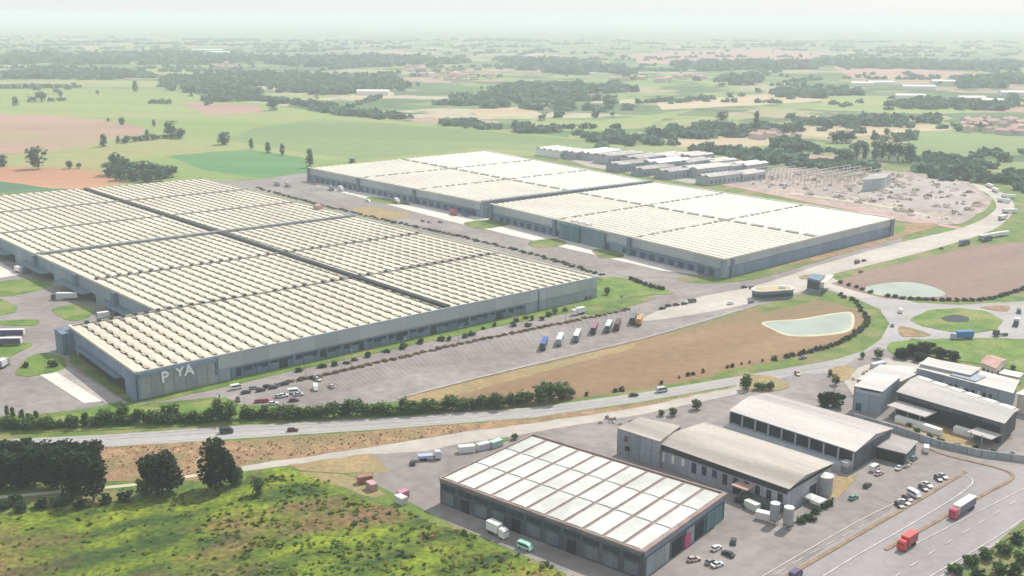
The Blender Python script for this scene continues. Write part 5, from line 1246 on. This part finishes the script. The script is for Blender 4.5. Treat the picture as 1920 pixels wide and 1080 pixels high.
# lorries
truck(1803, 962, 1775, 980, (.42, .03, .10), (.70, .68, .60), 'lorry with raspberry cab and long cream trailer on the highway', 14.5, side=(.10, .09, .16))
truck(1700, 1026, 1676, 1042, (.50, .03, .03), (.60, .055, .045), 'short bright red box lorry behind the raspberry one on the highway', 8.6, tractor=2.0, boxh=4.1, side=(.30, .03, .05))
truck(1803, 636, 1780, 637, (.35, .35, .5), (.035, .16, .42), 'blue lorry on the lower side of the roundabout', 11.5, boxh=4.2)
truck(1905, 610, 1900, 622, DRK, (.5, .5, .52), 'grey lorry rounding the right side of the roundabout', 8, boxh=3.6)
truck(1876, 630, 1860, 631, DRK, None, 'low dark flatbed lorry right of the blue lorry', 8)
truck(1084, 590, 1070, 593, WHT, (.60, .66, .60), 'white lorry on the lane along the near warehouse front', 8.5, boxh=3.8)
for (x, y, c, sd, L_, lb) in [
    (1020, 652, BLU, DRK, 12, 'blue semi-trailer at the left end of the row in the truck park'), (1050, 644, (.62, .64, .72), (.2, .27, .28), 12, 'white semi-trailer with a grey green rear, second in the truck park row'),
    (1082, 637, WHT, (.10, .12, .11), 12, 'white semi-trailer with dark rear, third in the truck park row'), (1114, 623, (.25, .08, .16), BLK, 11, 'plum semi-trailer in the middle of the truck park row'),
    (1141, 619, (.45, .52, .62), (.03, .07, .08), 12, 'pale blue semi-trailer with dark green rear in the truck park row'), (1158, 616, (.06, .02, .03), MAR, 11, 'narrow near-black trailer hugging the pale blue one'),
    (1187, 605, (.08, .10, .08), BLK, 11, 'dark trailer before the orange one at the right end of the row'), (1199, 607, (.46, .24, .08), (.42, .20, .06), 11, 'orange and cream trailer closing the right end of the row')]:
    truck(x, y, x+7, y-16, c, c, lb, L_, cab=False, cat='trailer', name='semi_trailer', side=sd, boxh=3.9)
# trucks at the left loading yard
truck(122, 562, 92, 562, (.04, .07, .12), WHT, 'white lorry with dark cab docked at the left wall', 15, side=(.45, .45, .44))
for (x, y, lb) in [(20, 632, 'upper white topped trailer in the pair at the left edge'), (14, 648, 'lower white topped trailer in the pair at the left edge')]:
    truck(x, y, x+60, y-1, DRK, (.60, .59, .56), lb, 13.6, cab=False, cat='trailer', name='semi_trailer', side=(.06, .06, .13))
truck(8, 688, 20, 680, GRY, (.55, .58, .6), 'light grey lorry on the lawn edge at the left border', 8)
for (x, y, c, lb) in [(38, 512, WHT, 'small white lorry close to the left wall near the photo edge'), (200, 598, WHT, 'long white trailer lying along the low annex')]:
    truck(x, y, x+14, y-2 if x > 100 else y+4, GRY, c, lb, 9)
# between the warehouses
for (x, y, c, lb) in [(640, 358, (.62, .64, .70), 'pale trailer at the docks of the far warehouse, nearest its left corner'), (622, 357, (.2, .21, .24), 'grey lorry just left of the pale docked trailer'), (745, 381, WHT, 'white trailer backed to the far warehouse beside the dark van'), (850, 403, RED, 'red lorry standing at the far warehouse docks'), (872, 405, BLU, 'blue lorry right of the red one at the far warehouse docks'), (520, 348, (.22, .28, .27), 'greenish lorry in the upper yard behind the near warehouse'), (540, 350, (.30, .33, .32), 'grey green lorry right of the greenish one in the upper yard')]:
    truck(x, y, x+10, y+6, c, c, lb, 11, group=None)
# white caravans and containers by the top road
for i, (x, y, x2, y2) in enumerate([(1856, 352, 1866, 356), (1866, 360, 1878, 365), (1890, 372, 1902, 373), (1882, 380, 1894, 382), (1893, 400, 1905, 400), (1880, 412, 1892, 409), (1862, 446, 1880, 443), (1880, 443, 1896, 441), (1845, 449, 1860, 446)]):
    truck(x, y, x2, y2, GRY, WHT, 'white trailer parked along the bend of the pale road at the upper right', 12, cab=False, cat='trailer', name='semi_trailer', group='white trailers by the pale road bend', boxh=3.6)
for i, (x, y) in enumerate([(1808, 460), (1850, 452)]):
    truck(x, y, x+14, y-3, DRK, (.06, .08, .16), ['dark blue lorry on the pale road above the reddish field', 'second dark blue lorry, nearer the row of white trailers'][i], 11)
# left factory yard
truck(806, 862, 832, 860, (.5, .5, .6), (.36, .38, .52), 'pale lilac flatbed lorry in the yard left of the white vaulted hall', 8.5, boxh=2.0)
truck(933, 1004, 945, 1010, WHT, WHT, 'white lorry in the shade of the long dark wall', 8)
def container(x, y, x2, y2, c, L_, lb, h=2.6, cat='container', group=None):
    p, q = G(x, y), G(x2, y2); a = math.atan2(q.y-p.y, q.x-p.x); o = empty('container', (p.x, p.y, GZ), lb, cat, group, rz=a)
    b = MB(); b.box(-L_/2, L_/2, -1.22, 1.22, .12, h-.1)
    n = int(L_/.6)
    for k in range(n):
        xx = -L_/2+(k+.3)*L_/n; b.box(xx, xx+.22, -1.27, -1.22, .25, h-.25); b.box(xx, xx+.22, 1.22, 1.27, .25, h-.25)
    b.build('body', paint(c), o, origin=(0, 0, 0))
    b = MB(); b.box(-L_/2, L_/2, -1.24, 1.24, h-.1, h); b.build('lid', paint(tuple(min(1, v*1.2) for v in c)), o, origin=(0, 0, 0))
    b = MB()
    for s_ in (-.5, .5): b.cyl(L_/2+.04, s_, .3, h-.3, .035, n=6)
    b.build('locking_bar', M['wallD'], o, origin=(0, 0, 0))
for a_ in [(875, 848, 886, 847, WHT, 6, 'white container with dark end at the edge of the yard lawn'), (906, 843, 918, 840, (.5, .48, .55), 5, 'lilac white container right of the white one'), (930, 838, 942, 834, (.35, .48, .40), 5, 'mint container nearest the white vaulted hall'),
           (697, 918, 708, 926, (.38, .23, .24), 4, 'pink container on the left edge of the yard'), (756, 934, 766, 930, (.40, .14, .22), 3.5, 'rose container at the lower tip of the yard'),
           (684, 905, 696, 903, (.25, .10, .07), 5, 'rusty red container at the upper left of the yard'), (752, 944, 764, 950, (.5, .52, .5), 4, 'pale grey container at the lower tip of the yard'),
           (1410, 955, 1421, 960, (.55, .62, .52), 5, 'pale green box left of the silos'), (1432, 974, 1444, 977, (.62, .58, .56), 5, 'pale box at the foot of the left silo'),
           (1808, 816, 1822, 820, WHT, 8, 'white container before the canopies of the pinkish hall'), (1656, 712, 1676, 710, (.55, .60, .64), 9, 'pale blue container above the cream block'), (1620, 722, 1634, 718, (.28, .05, .08), 7, 'dark red container left of the cream block'), (1646, 690, 1660, 687, (.4, .4, .48), 8, 'lilac grey container in the small yard by the road')]:
    container(*a_)
# silos, tanks and tents
def silo(x, y, r, h, label, group=None, legs=True, name='silo'):
    p = G(x, y); o = empty(name, p, label, 'silo' if name == 'silo' else 'tank', group); z0 = 1.8 if legs else .1
    b = MB(); b.cyl(0, 0, z0, h, r, n=20); b.build('shell', M['tankmetal'], o, origin=(0, 0, 0))
    b = MB(); b.cyl(0, 0, h, h+r*.35, r*1.04, r*.25, n=20); b.build('cap', M['white'], o, origin=(0, 0, 0))
    if legs:
        b = MB(); b.cyl(0, 0, .6, z0, r*.3, r, n=20); b.build('hopper', M['wallD'], o, origin=(0, 0, 0))
        for k in range(4):
            b = MB(); a = math.pi/4+k*math.pi/2; b.box(math.cos(a)*r*.85-.1, math.cos(a)*r*.85+.1, math.sin(a)*r*.85-.1, math.sin(a)*r*.85+.1, 0, z0+.2); b.build('leg', M['wallD'], o, origin=(0, 0, 0))
    for k in range(3):
        b = MB(); zz = z0+(h-z0)*(.2+.3*k); b.cyl(0, 0, zz, zz+.12, r+.05, n=20); b.build('band', M['wallD'], o, origin=(0, 0, 0))
silo(1451, 982, 1.5, 7.2, 'left silo of the pale capped pair at the workshop corner'); silo(1477, 990, 1.6, 7.2, 'right silo of the pale capped pair at the workshop corner')
silo(1546, 925, 2.5, 6.6, 'wide blue-grey tank with white cap at the end of the beige-roofed workshop', legs=False, name='storage_tank')
silo(928, 1000, .9, 3.4, 'small pale tank against the dark left wall of the vaulted hall', legs=False, name='storage_tank')
def tent(x, y, lx, ly, h, label, a=40):
    p = G(x, y); o = empty('marquee', p, label, 'tent', None, rz=R(a)); b = MB()
    P = [(-lx/2, -ly/2, h), (lx/2, -ly/2, h), (lx/2, ly/2, h), (-lx/2, ly/2, h)]
    for i in range(4): b.face([P[i], P[(i+1) % 4], (0, 0, h+1.1)])
    for i in range(4): q, r_ = P[i], P[(i+1) % 4]; b.face([q, r_, (r_[0], r_[1], h-.5), (q[0], q[1], h-.5)][::-1])
    b.build('cover', M['white'], o, origin=(0, 0, 0))
    for sx in (-1, 1):
        for sy in (-1, 1): b = MB(); b.cyl(sx*(lx/2-.1), sy*(ly/2-.1), 0, h, .06, n=6); b.build('pole', M['wallD'], o, origin=(0, 0, 0))
tent(1520, 944, 4, 3.5, 2.6, 'white tent left of the pair below the wide tank'); tent(1534, 950, 4.4, 3.5, 2.6, 'white tent right of the pair below the wide tank')
def post(x, y, h, label, colr, arm=False, group=None, name='signpost', cat='signpost'):
    p = G(x, y); o = empty(name, p, label, cat, group, rz=R(RND.uniform(0, 360)))
    b = MB(); b.cyl(0, 0, 0, h, .14, .09, n=8); b.build('pole', M['wallD'], o, origin=(0, 0, 0))
    b = MB()
    if arm: b.box(-.1, 1.8, -.12, .12, h-.1, h+.08); b.build('lamp_arm', M['wallD'], o, origin=(0, 0, 0))
    else: b.box(-.7, .7, -.08, .08, h-1.6, h); b.build('panel', paint(colr), o, origin=(0, 0, 0))
post(573, 711, 6.5, 'brown sign pole at the top right corner of the small car park', (.2, .12, .06)); post(1564, 735, 8, 'thin pole by the small green tree at the road fork', (.3, .2, .1))
post(1197, 604, 5, 'yellow sign pole at the right end of the truck row', (.65, .5, .1)); post(1165, 573, 6, 'thin pole on the lawn corner of the near warehouse', (.3, .25, .2))
for (x, y) in [(660, 690), (760, 668), (860, 646), (960, 624), (1060, 603)]:
    post(x, y, 9, 'slender lamp post on the truck park median', BLK, True, 'lamp posts of the truck park', 'lamp_post', 'lamp post')
# guard rail of the highway
GRP = [G(x, y) for x, y in ((1760, 1100), (1795, 1072), (1865, 1028), (1935, 985))]; o = empty('guard_rail', GRP[0], 'dark pinkish guard rail at the lower right corner of the highway', 'guard rail'); b = MB()
for i in range(3): strip(b, GRP[i], GRP[i+1], .12, .45, .85)
b.build('rail', M['pinkdirt'], o)
for p in along([(1760, 1100), (1795, 1072), (1865, 1028), (1935, 985)], 4, 0):
    b = MB(); b.box(p.x-.08, p.x+.08, p.y-.08, p.y+.08, 0, .8); b.build('post', M['wallD'], o)
print('TREES', NTREE[0])

# building site stores and spoil heaps
SR = random.Random(31); STK = []
for v in range(5):
    b = MB()
    for k in range(SR.randint(3, 6)):
        x, y = SR.uniform(-3, 3), SR.uniform(-3, 3); lx, ly, h = SR.uniform(1, 4), SR.uniform(.6, 1.6), SR.uniform(.5, 2.2)
        b.box(x-lx/2, x+lx/2, y-ly/2, y+ly/2, 0, h); b.box(x-lx/2+.15, x+lx/2-.4, y-ly/2+.1, y+ly/2-.1, h, h+.35)
    STK.append([b.mesh('material_stack', m_) for m_ in (M['concrete'], M['greydirt'], M['dusty'], M['gutter'], M['sand'])])
def heap():
    b = MB(); n = 12; rings = []
    for j, (r, z) in enumerate(((4.5, 0), (3.3, 1.0), (1.8, 1.9), (.5, 2.3))):
        rings.append([(math.cos(6.283*i/n)*r*SR.uniform(.85, 1.15), math.sin(6.283*i/n)*r*SR.uniform(.85, 1.15), z*SR.uniform(.85, 1.1)) for i in range(n)])
    for a, c in zip(rings, rings[1:]):
        for i in range(n): b.face([a[i], a[(i+1) % n], c[(i+1) % n], c[i]])
    b.face(rings[-1]); return b.mesh('spoil_heap', M['dirt'])
HP = [heap() for _ in range(3)]
SITE = [G(x, y) for x, y in [(1400, 345), (1480, 318), (1700, 326), (1810, 345), (1850, 374), (1840, 395), (1790, 414), (1690, 402), (1480, 362)]]
x0, x1, y0, y1 = min(p.x for p in SITE), max(p.x for p in SITE), min(p.y for p in SITE), max(p.y for p in SITE)
n = 0
while n < 170:
    x, y = SR.uniform(x0, x1), SR.uniform(y0, y1)
    if not inside(x, y, SITE): continue
    n += 1
    if n % 3:
        o = bpy.data.objects.new('material_stack', SR.choice(SR.choice(STK))); lb, ct, g = 'stack of pallets and blocks scattered over the building site', 'material stack', 'stores on the building site'
    else:
        o = bpy.data.objects.new('spoil_heap', SR.choice(HP)); lb, ct, g = 'low heap of spoil earth on the building site', 'spoil heap', 'spoil heaps on the building site'
    COL.objects.link(o); o.location = (x, y, .1); o.rotation_euler = (0, 0, SR.uniform(0, 6.28)); k = SR.uniform(.6, 1.3); o.scale = (k, k, k*.9); tag(o, lb, ct, g)
# clutter of the factory yards: pallets, bins and skips
def yard(n, px, lb, g):
    P = [G(x, y) for x, y in px]; x0, x1, y0, y1 = min(p.x for p in P), max(p.x for p in P), min(p.y for p in P), max(p.y for p in P); k = 0
    while k < n:
        x, y = SR.uniform(x0, x1), SR.uniform(y0, y1)
        if not inside(x, y, P): continue
        k += 1; o = bpy.data.objects.new('pallet_stack', SR.choice(SR.choice(STK))); COL.objects.link(o)
        o.location = (x, y, .1); o.rotation_euler = (0, 0, SR.uniform(0, 6.28)); q = SR.uniform(.3, .6); o.scale = (q, q, q*1.2); tag(o, lb, 'pallet stack', g)
yard(16, [(1745, 790), (1870, 828), (1880, 818), (1760, 780)], 'stack of goods under the canopies of the pinkish hall', 'goods before the pinkish hall')
yard(14, [(1590, 716), (1640, 690), (1680, 690), (1640, 712)], 'stack of goods in the cream yard by the road fork', 'goods in the cream yard')
yard(10, [(1375, 935), (1440, 955), (1470, 960), (1400, 925)], 'stack of goods along the wall of the beige-roofed workshop', 'goods along the workshop wall')
yard(10, [(1110, 796), (1180, 800), (1200, 790), (1130, 785)], 'stack of goods left of the plain grey block', 'goods left of the grey block')
yard(8, [(1665, 868), (1700, 880), (1710, 870), (1680, 860)], 'stack of goods before the lean-to shed', 'goods before the lean-to')

# ------------------------------------------------------------------ haze
b = MB(); b.box(-13900, 13900, -590, 25900, -1, 172)
hz = b.build('haze', M['white']); tag(hz, 'pale summer haze lying over the plain', kind='stuff')
hm = bpy.data.materials.new('haze'); hm.use_nodes = True; N = hm.node_tree.nodes; N.clear()
vo = N.new('ShaderNodeVolumePrincipled'); vo.inputs['Color'].default_value = (.87, .945, .99, 1); vo.inputs['Density'].default_value = .000165
vo.inputs['Anisotropy'].default_value = 0.0
mo = N.new('ShaderNodeOutputMaterial'); hm.node_tree.links.new(vo.outputs[0], mo.inputs['Volume'])
hz.data.materials.clear(); hz.data.materials.append(hm); hm.node_tree.nodes['Principled Volume'].label = 'haze'
